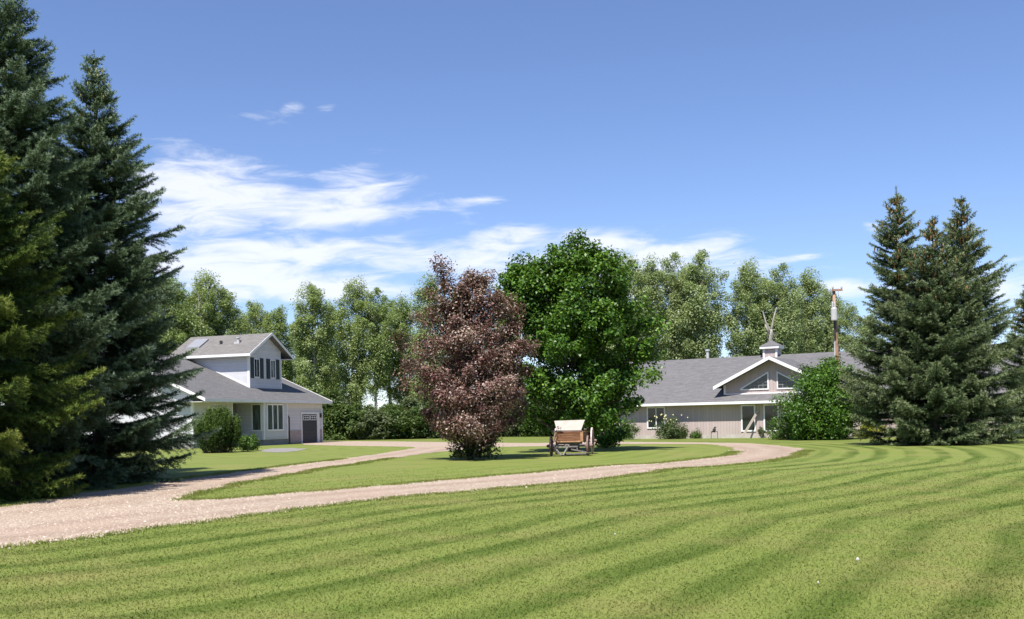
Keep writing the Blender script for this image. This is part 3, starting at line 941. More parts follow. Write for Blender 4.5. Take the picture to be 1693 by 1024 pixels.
Y = 62.0
bush(51, 5.0, hgt(1360, 588, 64) , 190, 230, .135, 'linden', GX(1356, 64), 'tall rounded green bush hiding the right half of the ranch house', spread=.42,
     prof=[(.15, 1.4), (1.0, 1.95), (2.2, 2.1), (3.4, 1.75), (4.4, 1.05), (5.0, .4)], shell=.4)
bush(52, 2.6, 1.6, 60, 80, .12, 'shrub', GX(1300, 66.5), 'low leafy shrub at the left foot of the tall rounded bush', spread=.28)
bush(53, 1.7, 1.4, 50, 80, .11, 'shrub', GX(1032, 76.0), 'round dark green shrub under the eave beside the wagon', spread=.24)
fb = bush(54, 2.1, 1.6, 60, 80, .11, 'shrub_grey', GX(1105, 74.6), 'loose shrub with pale blossoms under the small ranch window', spread=.24)
bl = NB(); gg = np.random.default_rng(3)
for i in range(22):
    p = np.array([gg.normal(-.1, .45), gg.normal(-.3, .3), gg.uniform(1.2, 1.85)])
    bl.tube(p + np.array([[0, 0, -.04], [0, 0, 0], [0, 0, .05]]), np.array([.02, .06, .01]), 6)
tag(link('blossoms', bl.mesh('blossoms'), M['flower'], fb), kind='stuff')
bush(55, .6, .75, 16, 60, .07, 'shrub_grey', GX(1257, 72.0), 'small pale tuft of a plant below the tall ranch windows', spread=.1)
bush(56, 2.0, .95, 40, 80, .11, 'yellow_leaf', GX(1437, 66.5), 'bright yellow-green low shrub beside the right spruces', spread=.22)
bush(57, 1.7, 1.5, 45, 80, .13, 'linden', GX(1002, 55.0), 'dark shaded shrub just behind the wagon wheels', spread=.25)
bush(58, .8, .55, 20, 60, .08, 'shrub', GX(1150, 74.9), 'thin weeds below the taupe ranch wall', spread=.16)
bush(59, .9, .6, 20, 60, .08, 'shrub', GX(1128, 75.6), 'sparse weeds right of the blossoming shrub', spread=.16)
# juniper by the two-storey house: vase shape of upright sprays
def juniper(seed, loc, w, h, label):
    g = np.random.default_rng(seed)
    nb = NB(); c, nr, sz, ti = [], [], [], []
    for i in range(190):
        a = g.random() * 6.28; q = g.random() ** .55
        top = np.array([np.cos(a) * w * .5 * q, np.sin(a) * w * .5 * q, h * (1 - .32 * q ** 2) * g.uniform(.62, 1.0)])
        b = np.array([np.cos(a), np.sin(a), 0]) * w * .30 * q
        t = np.linspace(0, 1, 6)[:, None]; mid = b + (top - b) * np.array([.75, .75, .40])
        pts = b * (1 - t) ** 2 + 2 * mid * t * (1 - t) + top * t ** 2
        nb.tube(pts, .014 * (1 - .8 * t[:, 0]), 4)
        m = 150; tt = np.clip(g.beta(2.2, 1.0, m), .05, 1)
        pp = np.stack([np.interp(tt, t[:, 0], pts[:, k]) for k in range(3)], 1) + g.normal(0, .085, (m, 3))
        d = unit(top - mid)
        c.append(pp); nr.append(unit(g.normal(size=(m, 3)))); sz.append(g.uniform(.09, .17, m)); ti.append(.3 + .35 * tt ** 2 + g.normal(0, .12, m) + g.normal(0, .08))
    c = np.vstack(c); c[:, 2] = np.maximum(c[:, 2], .05)
    cr = leaves_mesh('foliage', c, np.vstack(nr), np.concatenate(sz), np.concatenate(ti), g, .28)
    return make_tree('juniper_bush', (nb.mesh('stems'), cr), M['bark_dark'], M['juniper'], loc, 0, label, 'bush', None, ('stems', 'foliage'))


juniper(61, GX(360, 61.0), 2.75, hgt(350, 668, 61), 'upright dark juniper bush standing before the porch of the two-storey house')
bush(62, 1.35, 1.0, 36, 80, .11, 'shrub', GX(410, 63.5), 'small bright green shrub beside the bay window', spread=.2)

# background poplars ---------------------------------------------------------
protos = []
PS = [dict(prof=[(1.6, .8), (4, 1.6), (8, 1.9), (12, 2.0), (15, 1.4), (16.6, .4)], clumps=120),
      dict(prof=[(2.5, .6), (6, 1.5), (10, 2.3), (13, 2.2), (15.5, 1.3), (16.7, .4)], clumps=115),
      dict(prof=[(4.5, .6), (8, 1.7), (11, 2.5), (14, 2.1), (16, 1.0), (16.8, .3)], clumps=95),
      dict(prof=[(1.2, .9), (5, 1.5), (9, 1.6), (13, 1.5), (15.5, .9), (16.8, .3)], clumps=110),
      dict(prof=[(3.5, .5), (7, 2.0), (10.5, 2.7), (13.5, 2.4), (15.6, 1.4), (16.6, .5)], clumps=120)]
for i, p in enumerate(PS):
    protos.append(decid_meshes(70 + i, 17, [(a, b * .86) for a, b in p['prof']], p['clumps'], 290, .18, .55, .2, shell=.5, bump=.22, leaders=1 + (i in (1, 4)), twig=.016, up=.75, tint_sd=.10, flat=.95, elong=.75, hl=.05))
ORD = ['first', 'second', 'third', 'fourth', 'fifth', 'sixth', 'seventh', 'eighth', 'ninth', 'tenth', 'eleventh', 'twelfth', 'thirteenth', 'fourteenth', 'fifteenth',
       'sixteenth', 'seventeenth', 'eighteenth', 'nineteenth', 'twentieth']
used = {}


def poplar(k, px, py, Y, label, grp, wid=1.0, mat='poplar', rz=0.0):
    z = hgt(px, py, Y); s = z / 17.0
    key = (k, mat)
    loc = GX(px, Y)
    if key not in used:
        tm, cm = protos[k]
        if any(kk[0] == k for kk in used): tm, cm = tm.copy(), cm.copy(); tm.materials.clear(); cm.materials.clear()
        o = make_tree('poplar_tree', (tm, cm), M['bark_pale'], M[mat], loc, rz, label, 'poplar tree', grp)
        used[key] = o
    else:
        o = copy_tree(used[key]); o['label'] = label; o['group'] = grp
    o.location = loc; o.rotation_euler = (0, 0, rz); o.scale = (s * wid, s * wid, s)
    return o


rr_ = random.Random(4)
LEFT = [(285, 445, 112, 4), (338, 450, 114, 1), (378, 476, 116, 0), (425, 492, 122, 4), (462, 508, 120, 0), (524, 470, 110, 0), (553, 500, 118, 3), (588, 464, 114, 1), (622, 472, 112, 2), (646, 486, 118, 2), (676, 492, 116, 1), (712, 458, 104, 3)]
for i, (px, py, Y, k) in enumerate(LEFT):
    poplar(k, px, py, Y, f'{ORD[i]} poplar from the left in the row behind the two-storey house', 'poplars behind the two-storey house',
           1.12 if k in (0, 3) else 1.0, 'poplar', rr_.random() * 6)
LB = [(250, 470, 128, 0), (310, 480, 130, 4), (400, 515, 132, 1), (490, 530, 132, 0), (530, 540, 130, 4), (760, 480, 128, 1), (830, 500, 128, 0)]
for i, (px, py, Y, k) in enumerate(LB):
    poplar(k, px, py, Y, f'half hidden rear poplar, {ORD[i]} from the left behind the front poplar row', 'rear poplars behind the two-storey house', 1.1, 'poplar', rr_.random() * 6)
RIGHT = [(1042, 420, 104, 1), (1076, 428, 106, 3), (1113, 414, 108, 2), (1166, 408, 106, 2), (1146, 440, 112, 3), (1232, 434, 106, 1), (1262, 448, 110, 2), (1292, 432, 106, 2), (1344, 446, 108, 3), (1374, 478, 112, 0), (1408, 500, 108, 1)]
for i, (px, py, Y, k) in enumerate(sorted(RIGHT)):
    poplar(k, px, py, Y, f'{ORD[i]} pale poplar from the left in the row behind the ranch house', 'poplars behind the ranch house', 1.0, 'poplar_grey', rr_.random() * 6)
RB = [(1020, 455, 124, 0), (1322, 485, 124, 4), (1440, 520, 124, 0), (1500, 520, 122, 1), (1600, 540, 124, 4), (1680, 550, 122, 0)]
for i, (px, py, Y, k) in enumerate(RB):
    poplar(k, px, py, Y, f'half hidden rear poplar, {ORD[i]} from the left beyond the ranch row', 'rear poplars behind the ranch house', 1.0, 'poplar_grey', rr_.random() * 6)

# thicket below the left poplars
bp = [decid_meshes(90 + i, 4.2, [(.15, 1.2), (1.2, 1.7), (2.6, 1.5), (3.6, .8), (4.1, .3)], 70, 80, .26, .42, .04, leaders=3, twig=.01) for i in range(3)]
bo = []
THICK = [(544, 99, 5.0), (560, 102, 4.2), (578, 98, 3.4), (598, 101, 3.6), (618, 97.5, 2.8), (640, 100, 3.5), (660, 98, 3.0), (682, 101, 3.9), (705, 98, 3.2), (728, 101, 4.0), (752, 98, 3.8), (780, 104, 4.4), (812, 100, 4.0), (846, 100, 4.2), (880, 98, 4.4), (915, 96, 4.0)]
for i, (px, Y, h) in enumerate(THICK):
    k = i % 3
    lab = f'leafy thicket bush below the poplars, {ORD[i]} counted from the garage corner'
    if i < 3:
        o = make_tree('thicket_bush', bp[k], M['bark_dark'], M['thicket_grey'] if k == 1 else M['thicket'], GX(px, Y), 0, lab, 'bush', 'thicket bushes below the poplars', ('stems', 'foliage')); bo.append(o)
    else:
        o = copy_tree(bo[k]); o['label'] = lab
    o.location = GX(px, Y); o.rotation_euler = (0, 0, i * 1.3); o.scale = (1.0, 1.0, h / 4.2)

# pale dead snag behind the ridge
sn = MB(); Y = 97
b = GX(1275, Y); b0 = b.copy()
def rel(px, py, dy=0): return P(px, py, Y + dy) - b0
dead = empty('dead_tree', b0, 0, 'bare bleached forked trunk rising behind the roof cupola', 'dead tree')
sn.tube([(0, 0, -.06), rel(1276, 650), rel(1274, 560), rel(1275, 545)], [.26, .22, .18, .15], 8)
sn.tube([rel(1275, 552), rel(1271, 543), rel(1266, 533), rel(1261, 514)], [.13, .12, .09, .04], 7)
sn.tube([rel(1275, 548), rel(1277, 538), rel(1279, 526), rel(1284, 508)], [.12, .11, .08, .03], 7)
sn.tube([rel(1272, 552), rel(1268, 544), rel(1265, 537)], [.13, .12, .05], 6)
sn.build('trunk', M['bark_white'], dead, True)

# ------------------------------------------------------------------ two-storey house
def window(parent, axis, a0, a1, z0, z1, plane, out, cols=1, rows=1, fw=.09, pane='glass', name='window', bar=.035):
    """axis 'x': window lies along x in the plane y=plane; 'y': along y in the plane x=plane. out = -1/+1 outward direction"""
    def bx(m, p0, p1, q0, q1, d0, d1):
        lo, hi = sorted((plane + out * d0, plane + out * d1))
        if axis == 'x': m.box(p0, p1, lo, hi, q0, q1)
        else: m.box(lo, hi, p0, p1, q0, q1)
    f = MB()
    bx(f, a0, a1, z1 - fw, z1, -.02, .055); bx(f, a0, a1, z0, z0 + fw, -.02, .062)
    bx(f, a0, a0 + fw, z0 + fw, z1 - fw, -.02, .055); bx(f, a1 - fw, a1, z0 + fw, z1 - fw, -.02, .055)
    fr = f.build('window', M['trim'], parent)
    p = MB(); bx(p, a0 + fw, a1 - fw, z0 + fw, z1 - fw, -.015, .012)
    p.build('pane', M[pane], fr)
    if cols > 1 or rows > 1:
        m = MB()
        for i in range(1, cols):
            c = a0 + fw + (a1 - a0 - 2 * fw) * i / cols; bx(m, c - bar, c + bar, z0 + fw, z1 - fw, .013, .045)
        for j in range(1, rows):
            c = z0 + fw + (z1 - z0 - 2 * fw) * j / rows; bx(m, a0 + fw, a1 - fw, c - .02, c + .02, .013, .035)
        m.build('mullion', M['trim'], fr)
    return fr


HO = Vector((-22.1, 73.37, 0)); HA = math.atan2(.942, .335)
house = empty('two_storey_house', HO, HA, 'pale two-storey house with dark shutters and an attached garage', 'house')
SL = .44
zr = lambda y: 3.55 + SL * (y + .6)
w = MB()
w.box(.02, 4.8, .9, 15.1, .32, 3.5)
w.prism([(.02, .9, 3.5), (.02, 15.1, 3.5), (.02, 15.1, zr(.9) - .14), (.02, 8, zr(8) - .14), (.02, .9, zr(.9) - .14)], (.2, 0, 0))
w.build('wall', M['siding_white'], house)
w = MB(); w.box(4.8, 7.22, 2.2, 15.0, .32, 3.5); w.build('porch_wall', M['porch'], house)
w = MB(); w.box(7.2, 10.65, -.3, 14.9, .45, 3.5); w.build('bay_wall', M['siding_bay'], house)
w = MB(); w.box(10.65, 16.7, 0, 15.1, .12, 3.5)
w.prism([(16.5, 0, 3.5), (16.5, 15.1, 3.5), (16.5, 15.1, zr(.9) - .14), (16.5, 8, zr(8) - .14), (16.5, 0, zr(0) - .14)], (.2, 0, 0))
w.build('garage_wall', M['siding_white'], house)
w = MB(); w.box(.05, 4.8, .93, 15, -.1, .32); w.box(4.8, 7.2, .9, 15, -.1, .3); w.box(7.24, 10.65, -.22, 14.8, -.1, .45); w.box(10.65, 16.68, .02, 15, -.1, .12)
w.build('foundation', M['foundation'], house)
# main roof
rf = MB()
rf.prism([(-.6, -.6, 3.43), (17.4, -.6, 3.43), (17.4, 8, zr(8) - .12), (-.6, 8, zr(8) - .12)], (0, 0, .12))
rf.prism([(-.6, 16.6, 3.43), (-.6, 8.002, zr(8) - .12), (17.4, 8.002, zr(8) - .12), (17.4, 16.6, 3.43)], (0, 0, .12))
roof = rf.build('roof', M['shingle'], house)
fa = MB()
fa.box(-.62, 17.42, -.64, -.6, 3.36, 3.56)
for xx_ in (-.64, 17.4):
    fa.prism([(xx_, -.64, 3.36), (xx_, 8, zr(8) - .26), (xx_, 8, zr(8) + .02), (xx_, -.64, 3.58)], (.04, 0, 0))
    fa.prism([(xx_, 16.64, 3.36), (xx_, 16.64, 3.58), (xx_, 8.002, zr(8) + .02), (xx_, 8.002, zr(8) - .26)], (.04, 0, 0))
fa.build('fascia', M['trim'], roof)
so = MB(); so.box(-.55, 7.2, -.598, 2.2, 3.33, 3.37); so.box(7.2, 17.35, -.598, .05, 3.335, 3.372); so.build('soffit', M['soffit'], roof)
fr_ = MB(); fr_.box(10.72, 16.68, -.025, -.002, 2.98, 3.33); fr_.build('frieze_board', M['soffit'], house)
# corner boards
for pieces in (((-.02, .14, .87, .897, .32, 3.33), (-.022, .016, .9, 1.06, .32, 3.33)), ((7.17, 7.3, -.33, -.302, .45, 3.33), (7.17, 7.198, -.302, -.17, .45, 3.33)),
               ((10.5, 10.66, -.33, -.302, .45, 3.33),), ((16.56, 16.73, -.03, -.002, .12, 2.98),), ((4.66, 4.82, .86, .897, .32, 3.33),)):
    cb = MB()
    for q in pieces: cb.box(*q)
    cb.build('corner_board', M['trim'], house)
window(house, 'x', 2.2, 4.2, 1.25, 3.0, .9, -1, 3, 1)
window(house, 'y', -.14, .8, 1.12, 3.28, 7.2, -1, 1, 1, .1, 'glass_drape')
window(house, 'x', 7.6, 10.0, 1.12, 3.28, -.3, -1, 3, 1, .12, 'glass_drape', bar=.06)
d = MB(); d.box(5.5, 6.45, 2.14, 2.198, .32, 2.4); dr = d.build('door', M['door_dark'], house)
k = MB(); k.tube([(6.32, 2.08, 1.3), (6.32, 2.14, 1.3)], .035, 8); k.build('handle', M['metal'], dr)
# garage door
gd = MB()
for j in range(4): gd.box(13.32, 15.68, -.05 + .004 * (j % 2), .0, .03 + j * .6, .03 + j * .6 + .59)
gdo = gd.build('garage_door', M['door_dark'], house)
for a in (13.42, 14.58):
    window(gdo, 'x', a, a + .98, 1.94, 2.36, -.05, -1, 3, 2, .05, bar=.015)
tr = MB(); tr.box(13.14, 13.3, -.07, -.002, .03, 2.62); tr.box(13.3, 15.7, -.07, -.002, 2.46, 2.62); tr.box(15.7, 16.12, -.07, -.002, .03, 2.62); tr.build('door_trim', M['trim'], gdo)
b_ = MB(); b_.box(10.9, 13.12, -.06, -.002, .05, 1.12); b_.build('stone_veneer', M['brick'], house)
b_ = MB(); b_.box(16.14, 16.54, -.06, -.002, .05, 1.12); b_.build('stone_veneer', M['brick'], house)
l_ = MB(); l_.box(16.24, 16.4, -.14, -.003, 2.15, 2.45); l_.prism([(16.2, -.18, 2.45), (16.44, -.18, 2.45), (16.44, -.003, 2.45), (16.2, -.003, 2.45)], (0, 0, .06)); l_.build('wall_lamp', M['dark_metal'], house)
dp = MB(); dp.tube([(10.78, -.36, 0.05), (10.78, -.36, 2.2), (10.78, -.12, 2.45)], .06, 8); dp.build('downspout', M['dark_metal'], house)
# upper storey
TX0, TX1, TP_, TL, TR_, TS = 8.5, 13.15, 11.0, 7.8, 14.2, .58
zt = lambda x: 7.30 + TS * ((x - TL) if x <= TP_ else (TR_ - x))
u = MB()
u.prism([(TX0, 1.8, 4.2), (TX1, 1.8, 4.2), (TX1, 1.8, zt(TX1) - .14), (TP_, 1.8, zt(TP_) - .14), (TX0, 1.8, zt(TX0) - .14)], (0, 7.2, 0))
up = u.build('upper_storey', M['siding_white'], house)
ur = MB()
ur.prism([(TL, 1.25, 7.18), (TP_, 1.25, zt(TP_) - .12), (TP_, 9.2, zt(TP_) - .12), (TL, 9.2, 7.18)], (0, 0, .12))
ur.prism([(TP_ + .002, 1.25, zt(TP_) - .12), (TR_, 1.25, 7.18), (TR_, 9.2, 7.18), (TP_ + .002, 9.2, zt(TP_) - .12)], (0, 0, .12))
uro = ur.build('upper_roof', M['shingle_swap'], up)
fa = MB(); fa.box(TL - .04, TL, 1.22, 9.2, 7.12, 7.31); fa.box(TR_, TR_ + .04, 1.22, 9.2, 7.12, 7.31)
for (xa, xb) in ((TL - .04, TP_), (TP_ + .002, TR_ + .04)):
    za, zb_ = zt(xa), zt(xb)
    fa.prism([(xa, 1.21, za - .2), (xb, 1.21, zb_ - .2), (xb, 1.21, zb_ + .03), (xa, 1.21, za + .03)], (0, .038, 0))
fa.build('fascia', M['trim'], up)
so = MB(); so.box(TL, TX0, 1.26, 9, 7.08, 7.118); so.box(TX1, TR_, 1.26, 9, 7.08, 7.118); so.build('soffit', M['soffit'], up)
cb = MB(); cb.box(TX0 - .03, TX0 + .12, 1.765, 1.797, 4.5, 7.08); cb.box(TX0 - .032, TX0 - .003, 1.797, 1.96, 4.5, 7.08); cb.build('corner_board', M['trim'], up)
cb = MB(); cb.box(TX1 - .12, TX1 + .03, 1.765, 1.797, 4.5, 7.08); cb.build('corner_board', M['trim'], up)
fl_ = MB(); fl_.prism([(TX0 - .05, 1.75, zr(1.75) + .003), (TX0 - .05, 8.3, zr(8.0) + .003), (TX0 - .05, 8.3, zr(8.0) + .1), (TX0 - .05, 1.75, zr(1.75) + .13)], (.046, 0, 0)); fl_.build('flashing', M['trim'], up)
for a in (9.12, 11.48):
    window(house, 'x', a, a + .8, 5.45, 7.0, 1.8, -1, 2, 1, .07, bar=.012)
for a in (8.6, 9.97, 10.93, 12.33):
    s_m = MB(); s_m.box(a, a + .5, 1.745, 1.797, 5.4, 7.05)
    for j in range(9): s_m.box(a + .07, a + .43, 1.725, 1.744, 5.5 + j * .17, 5.5 + j * .17 + .11)
    s_m.build('shutter', M['shutter'], house)
v_ = MB(); v_.tube([(9.7, 3.6, zt(9.7) - .1), (9.7, 3.6, zt(9.7) + .34)], .11, 10); v_.tube([(9.7, 3.6, zt(9.7) + .34), (9.7, 3.6, zt(9.7) + .42)], .18, 10); v_.box(9.45, 9.95, 3.35, 3.85, zt(9.7) - .14, zt(9.7) + .03); v_.build('roof_vent', M['white_metal'], house)
v_ = MB(); v_.tube([(9.6, 5.2, zt(9.6) - .1), (9.6, 5.2, zt(9.6) + .25)], .12, 10); v_.build('roof_vent', M['dark_metal'], house)
sk = MB()
sk.prism([(9.0, 6.9, zt(9.0) - .02), (10.3, 6.9, zt(10.3) - .02), (10.3, 8.2, zt(10.3) - .02), (9.0, 8.2, zt(9.0) - .02)], (0, 0, .16))
sko = sk.build('skylight', M['skylight_glass'], house)
# ------------------------------------------------------------------ ranch house
ranch = empty('ranch_house', (16.6, 73.2, 0), R(-31), 'long low taupe ranch house with a grey roof and gabled entry', 'house')
RS = (6.25 - 2.6) / 7.7
rz_ = lambda y: 2.6 + RS * (y + .7)
XL, XR = -13.5, 17.0
w = MB(); w.box(XL, XR, 0, 14, .24, 2.6)
for x_ in (XL, XR - .2):
    w.prism([(x_, 0, 2.6), (x_, 14, 2.6), (x_, 14, rz_(0) - .14), (x_, 7, rz_(7) - .14), (x_, 0, rz_(0) - .14)], (.2, 0, 0))
w.build('wall', M['siding_taupe'], ranch)
w = MB(); w.box(XL + .02, XR - .02, -.025, 13.9, -.1, .24); w.build('foundation', M['pale_foundation'], ranch)
rf = MB()
rf.prism([(XL - .6, -.7, 2.48), (XR + .6, -.7, 2.48), (XR + .6, 7, rz_(7) - .12), (XL - .6, 7, rz_(7) - .12)], (0, 0, .12))
rf.prism([(XL - .6, 14.7, 2.48), (XL - .6, 7.002, rz_(7) - .12), (XR + .6, 7.002, rz_(7) - .12), (XR + .6, 14.7, 2.48)], (0, 0, .12))
roof = rf.build('roof', M['shingle_ranch'], ranch)
fa = MB(); fa.box(XL - .62, XR + .62, -.74, -.7, 2.44, 2.62)
for x_ in (XL - .64, XR + .6):
    fa.prism([(x_, -.74, 2.42), (x_, 7, rz_(7) - .22), (x_, 7, rz_(7) + .02), (x_, -.74, 2.64)], (.04, 0, 0))
fa.build('fascia', M['trim'], roof)
so = MB(); so.box(XL - .55, XR + .55, -.698, -.003, 2.42, 2.45); so.build('soffit', M['soffit'], roof)
window(ranch, 'x', -7.5, -6.02, .76, 2.4, 0, -1, 2, 1, .1)
window(ranch, 'x', -.22, .84, .46, 2.38, 0, -1, 1, 1, .1)
window(ranch, 'x', 1.42, 2.52, .46, 2.38, 0, -1, 1, 1, .1)
window(ranch, 'x', 3.1, 4.2, .46, 2.38, 0, -1, 1, 1, .1)
window(ranch, 'x', 8.0, 9.5, .76, 2.4, 0, -1, 2, 1, .1)
GP, GLX, GRX, GS = 1.97, -2.13, 6.07, .487
gz = lambda x: 3.74 + GS * ((x - GLX) if x <= GP else (GRX - x))
gw = MB(); gw.prism([(-1.6, .5, 2.75), (5.54, .5, 2.75), (5.54, .5, gz(5.54) - .14), (GP, .5, gz(GP) - .14), (-1.6, .5, gz(-1.6) - .14)], (0, 4.6, 0))
gab = gw.build('gable', M['siding_taupe'], ranch)
gr = MB()
gr.prism([(GLX, -.3, 3.62), (GP, -.3, gz(GP) - .12), (GP, 6.2, gz(GP) - .12), (GLX, 6.2, 3.62)], (0, 0, .12))
gr.prism([(GP + .002, -.3, gz(GP) - .12), (GRX, -.3, 3.62), (GRX, 6.2, 3.62), (GP + .002, 6.2, gz(GP) - .12)], (0, 0, .12))
gr.build('gable_roof', M['shingle_ranch_swap'], gab)
fa = MB()
for (xa, xb) in ((GLX - .03, GP), (GP + .002, GRX + .03)):
    fa.prism([(xa, -.345, gz(xa) - .22), (xb, -.345, gz(xb) - .22), (xb, -.345, gz(xb) + .02), (xa, -.345, gz(xa) + .02)], (0, .042, 0))
fa.build('fascia', M['trim'], gab)
tb = MB(); tb.box(-1.5, 5.44, .43, .498, 3.1, 3.22); tb.box(-1.64, -1.5, .45, .498, 3.1, gz(-1.6) - .16); tb.box(5.44, 5.58, .45, .498, 3.1, gz(5.54) - .16); tb.build('gable_trim', M['trim'], gab)


def tri_window(x0, x1, zb, h0, h1):
    """sloped-top window: height h0 at x0, h1 at x1"""
    f = MB(); pl = .5; fw = .09
    o_ = [(x0, zb), (x1, zb), (x1, zb + h1), (x0, zb + h0)]
    sgn = 1 if x1 > x0 else -1
    i_ = [(x0 + sgn * fw * 2.2, zb + fw), (x1 - sgn * fw, zb + fw), (x1 - sgn * fw, zb + h1 - fw * 1.7), (x0 + sgn * fw * 2.2, zb + h0 + .01)]
    for k in range(4):
        a, b, c, d = o_[k], o_[(k + 1) % 4], i_[(k + 1) % 4], i_[k]
        f.prism([(p[0], pl - .06, p[1]) for p in (a, b, c, d)], (0, .058, 0))
    fr = f.build('window', M['trim'], gab)
    p = MB(); p.prism([(q[0], pl - .02, q[1]) for q in i_], (0, .018, 0)); p.build('pane', M['glass'], fr)
    m = MB()
    for zz in (.24, .46):
        xs = x0 + (x1 - x0) * (.32 if zz < .3 else .55); lo, hi = sorted((xs, x1 - sgn * fw)); m.box(lo, hi, pl - .04, pl - .022, zb + fw + zz - .02, zb + fw + zz + .02)
    for q in (.35, .5, .65, .8):
        xx_ = x0 + (x1 - x0) * q; hh_ = min(.72, (h0 + (h1 - h0) * q) - .2); m.box(xx_ - .015, xx_ + .015, pl - .042, pl - .021, zb + fw, zb + fw + hh_ * .85)
    m.build('mullion', M['grid'], fr)


tri_window(-.4, 1.68, 3.42, .14, 1.3)
tri_window(4.34, 2.26, 3.42, .14, 1.3)
# cupola
cu = MB(); cu.box(-.52, .52, 6.5, 7.54, 5.75, 6.8); cup = cu.build('cupola', M['siding_taupe'], ranch)
ct = MB()
for sx in (-.56, .42):
    for sy in (6.46, 7.44): ct.box(sx, sx + .14, sy, sy + .14, 5.8, 6.72)
ct.box(-.6, .6, 6.42, 6.56, 5.82, 5.94); ct.box(-.75, .75, 6.27, 7.77, 6.72, 6.9); ct.build('cupola_trim', M['trim'], cup)
cr = MB(); cr.add([(-.78, 6.24, 6.902), (.78, 6.24, 6.902), (.78, 7.8, 6.902), (-.78, 7.8, 6.902), (0, 7.02, 7.4)], [(0, 1, 4), (1, 2, 4), (2, 3, 4), (3, 0, 4), (3, 2, 1, 0)]); cr.build('cupola_roof', M['shingle_ranch'], cup)
wv_ = MB(); wv_.tube([(0, 7.02, 7.3), (0, 7.02, 8.0)], .025, 6)
for sg in (-1, 1):
    wv_.tube([(sg * (.05 + .16 * (1 - math.cos(t))), 7.02, 7.68 + .16 * math.sin(t)) for t in np.linspace(0, 4.6, 10)], .025, 5)
wv_.beam((-.4, 7.02, 7.95), (.4, 7.02, 7.95), .03, .03); wv_.build('weathervane', M['grey_wood'], cup)
vp = MB(); vp.tube([(-5.35, 7.4, 5.9), (-5.35, 7.4, 6.85)], .12, 10); vp.tube([(-5.35, 7.4, 6.85), (-5.35, 7.4, 6.98)], .19, 10); vp.build('vent_pipe', M['white_metal'], ranch)


def RW(x, y, z=0.0):
    a = R(-31); return Vector((16.6 + x * math.cos(a) - y * math.sin(a), 73.2 + x * math.sin(a) + y * math.cos(a), z))


pl_ = MB(); a_, b_ = RW(.12, -1.0, .03) , RW(1.12, -.09, 2.05)
o_ = a_.copy(); pl_.beam((0, 0, 0), b_ - a_, .16, .05, (.3, -1, .2))
tag(pl_.build('plank', M['pale_wood']), 'pale plank leaning against the ranch wall between two tall windows', 'plank'); bpy.data.objects['plank'].location = o_
# small garden stand with a bird figure
st = empty('garden_ornament', RW(-1.85, -1.1), R(-31), 'small dark iron garden stand topped by a bird figure', 'garden ornament')
lg = MB()
for sx in (-.24, .24):
    lg.tube([(sx, 0, -.02), (sx, 0, .42), (sx * .8, 0, .5)], .02, 6)
lg.tube([(-.24, 0, .5), (.24, 0, .5)], .022, 6); lg.build('stand', M['dark_metal'], st)
bd = MB(); bd.tube([(0, 0, .44), (-.02, 0, .52), (0, 0, .64), (.03, 0, .74), (.03, 0, .8), (.1, 0, .82), (.17, 0, .8)], [.04, .1, .12, .07, .06, .045, .01], 10)
bd.tube([(-.02, 0, .56), (-.14, 0, .5), (-.22, 0, .44)], [.07, .05, .02], 8); bd.build('bird_figure', M['dark_metal'], st, True)

# ------------------------------------------------------------------ utility pole
Y = 66.5; base = GX(1387, Y)
pole = empty('utility_pole', base, 0, 'reddish wooden power pole with a grey transformer before the ranch roof', 'utility pole')
rel = lambda px, py, d=0: P(px, py, Y + d) - base
top = rel(1378.5, 481)
p_ = MB(); p_.tube([(0, 0, -.1), rel(1384.6, 600), rel(1380.5, 520), top], [.13, .12, .11, .10], 12); p_.build('pole', M['pole'], pole, True)
c_ = MB(); q0, q1 = rel(1374, 480.5), rel(1391.5, 480.2); c_.beam(Vector(q0) + Vector((0, -.17, 0)), Vector(q1) + Vector((0, -.17, 0)), .1, .12); ca_ = c_.build('crossarm', M['pole'], pole)
for px_ in (1375.5, 1390):
    i_ = MB(); q = Vector(rel(px_, 480)) + Vector((0, -.17, .05)); i_.tube([q, q + Vector((0, 0, .07)), q + Vector((0, 0, .14)), q + Vector((0, 0, .2))], [.03, .06, .045, .05], 8); i_.build('insulator', M['white_metal'], ca_, True)
tq = Vector(rel(1377.6, 531)) + Vector((-.05, -.36, 0))
t_ = MB(); t_.tube([tq, tq + Vector((0, 0, .05)), tq + Vector((0, 0, .74)), tq + Vector((0, 0, .82)), tq + Vector((0, 0, .86))], [.19, .2, .2, .17, .08], 14)
t_.box(tq.x - .05, tq.x + .05, tq.y + .18, tq.y + .3, tq.z + .2, tq.z + .6)
tf = t_.build('transformer', M['white_metal'], pole)
for sx in (-.09, .06):
    u_ = MB(); q = tq + Vector((sx, 0, .82)); u_.tube([q, q + Vector((0, 0, .1)), q + Vector((0, 0, .2)), q + Vector((0, 0, .3)), q + Vector((0, 0, .4))], [.05, .06, .035, .05, .02], 8); u_.build('bushing', M['white_metal'], tf, True)
g_ = MB(); g_.tube([(-.24, -.02, 0.05), Vector(rel(1380.2, 562)), ], .05, 8); g_.build('conduit', M['white_metal'], pole)
g_ = MB(); qa, qb = Vector(rel(1379.2, 558)) + Vector((0, -.16, 0)), Vector(rel(1378.6, 531)) + Vector((0, -.16, 0)); g_.tube([qa, qb], .07, 8); g_.build('cable_guard', M['dark_metal'], pole)
g_ = MB()
for sx in (-.24, .24):
    e0 = top + Vector((sx, -.1, .12)); q = tq + Vector((sx * .3, 0, 1.2)); m0 = (e0 + q) / 2 + Vector((sx * .4, -.1, -.15)); g_.tube([e0, m0, q], .012, 5)
g_.build('jumper_wire', M['dark_metal'], pole)

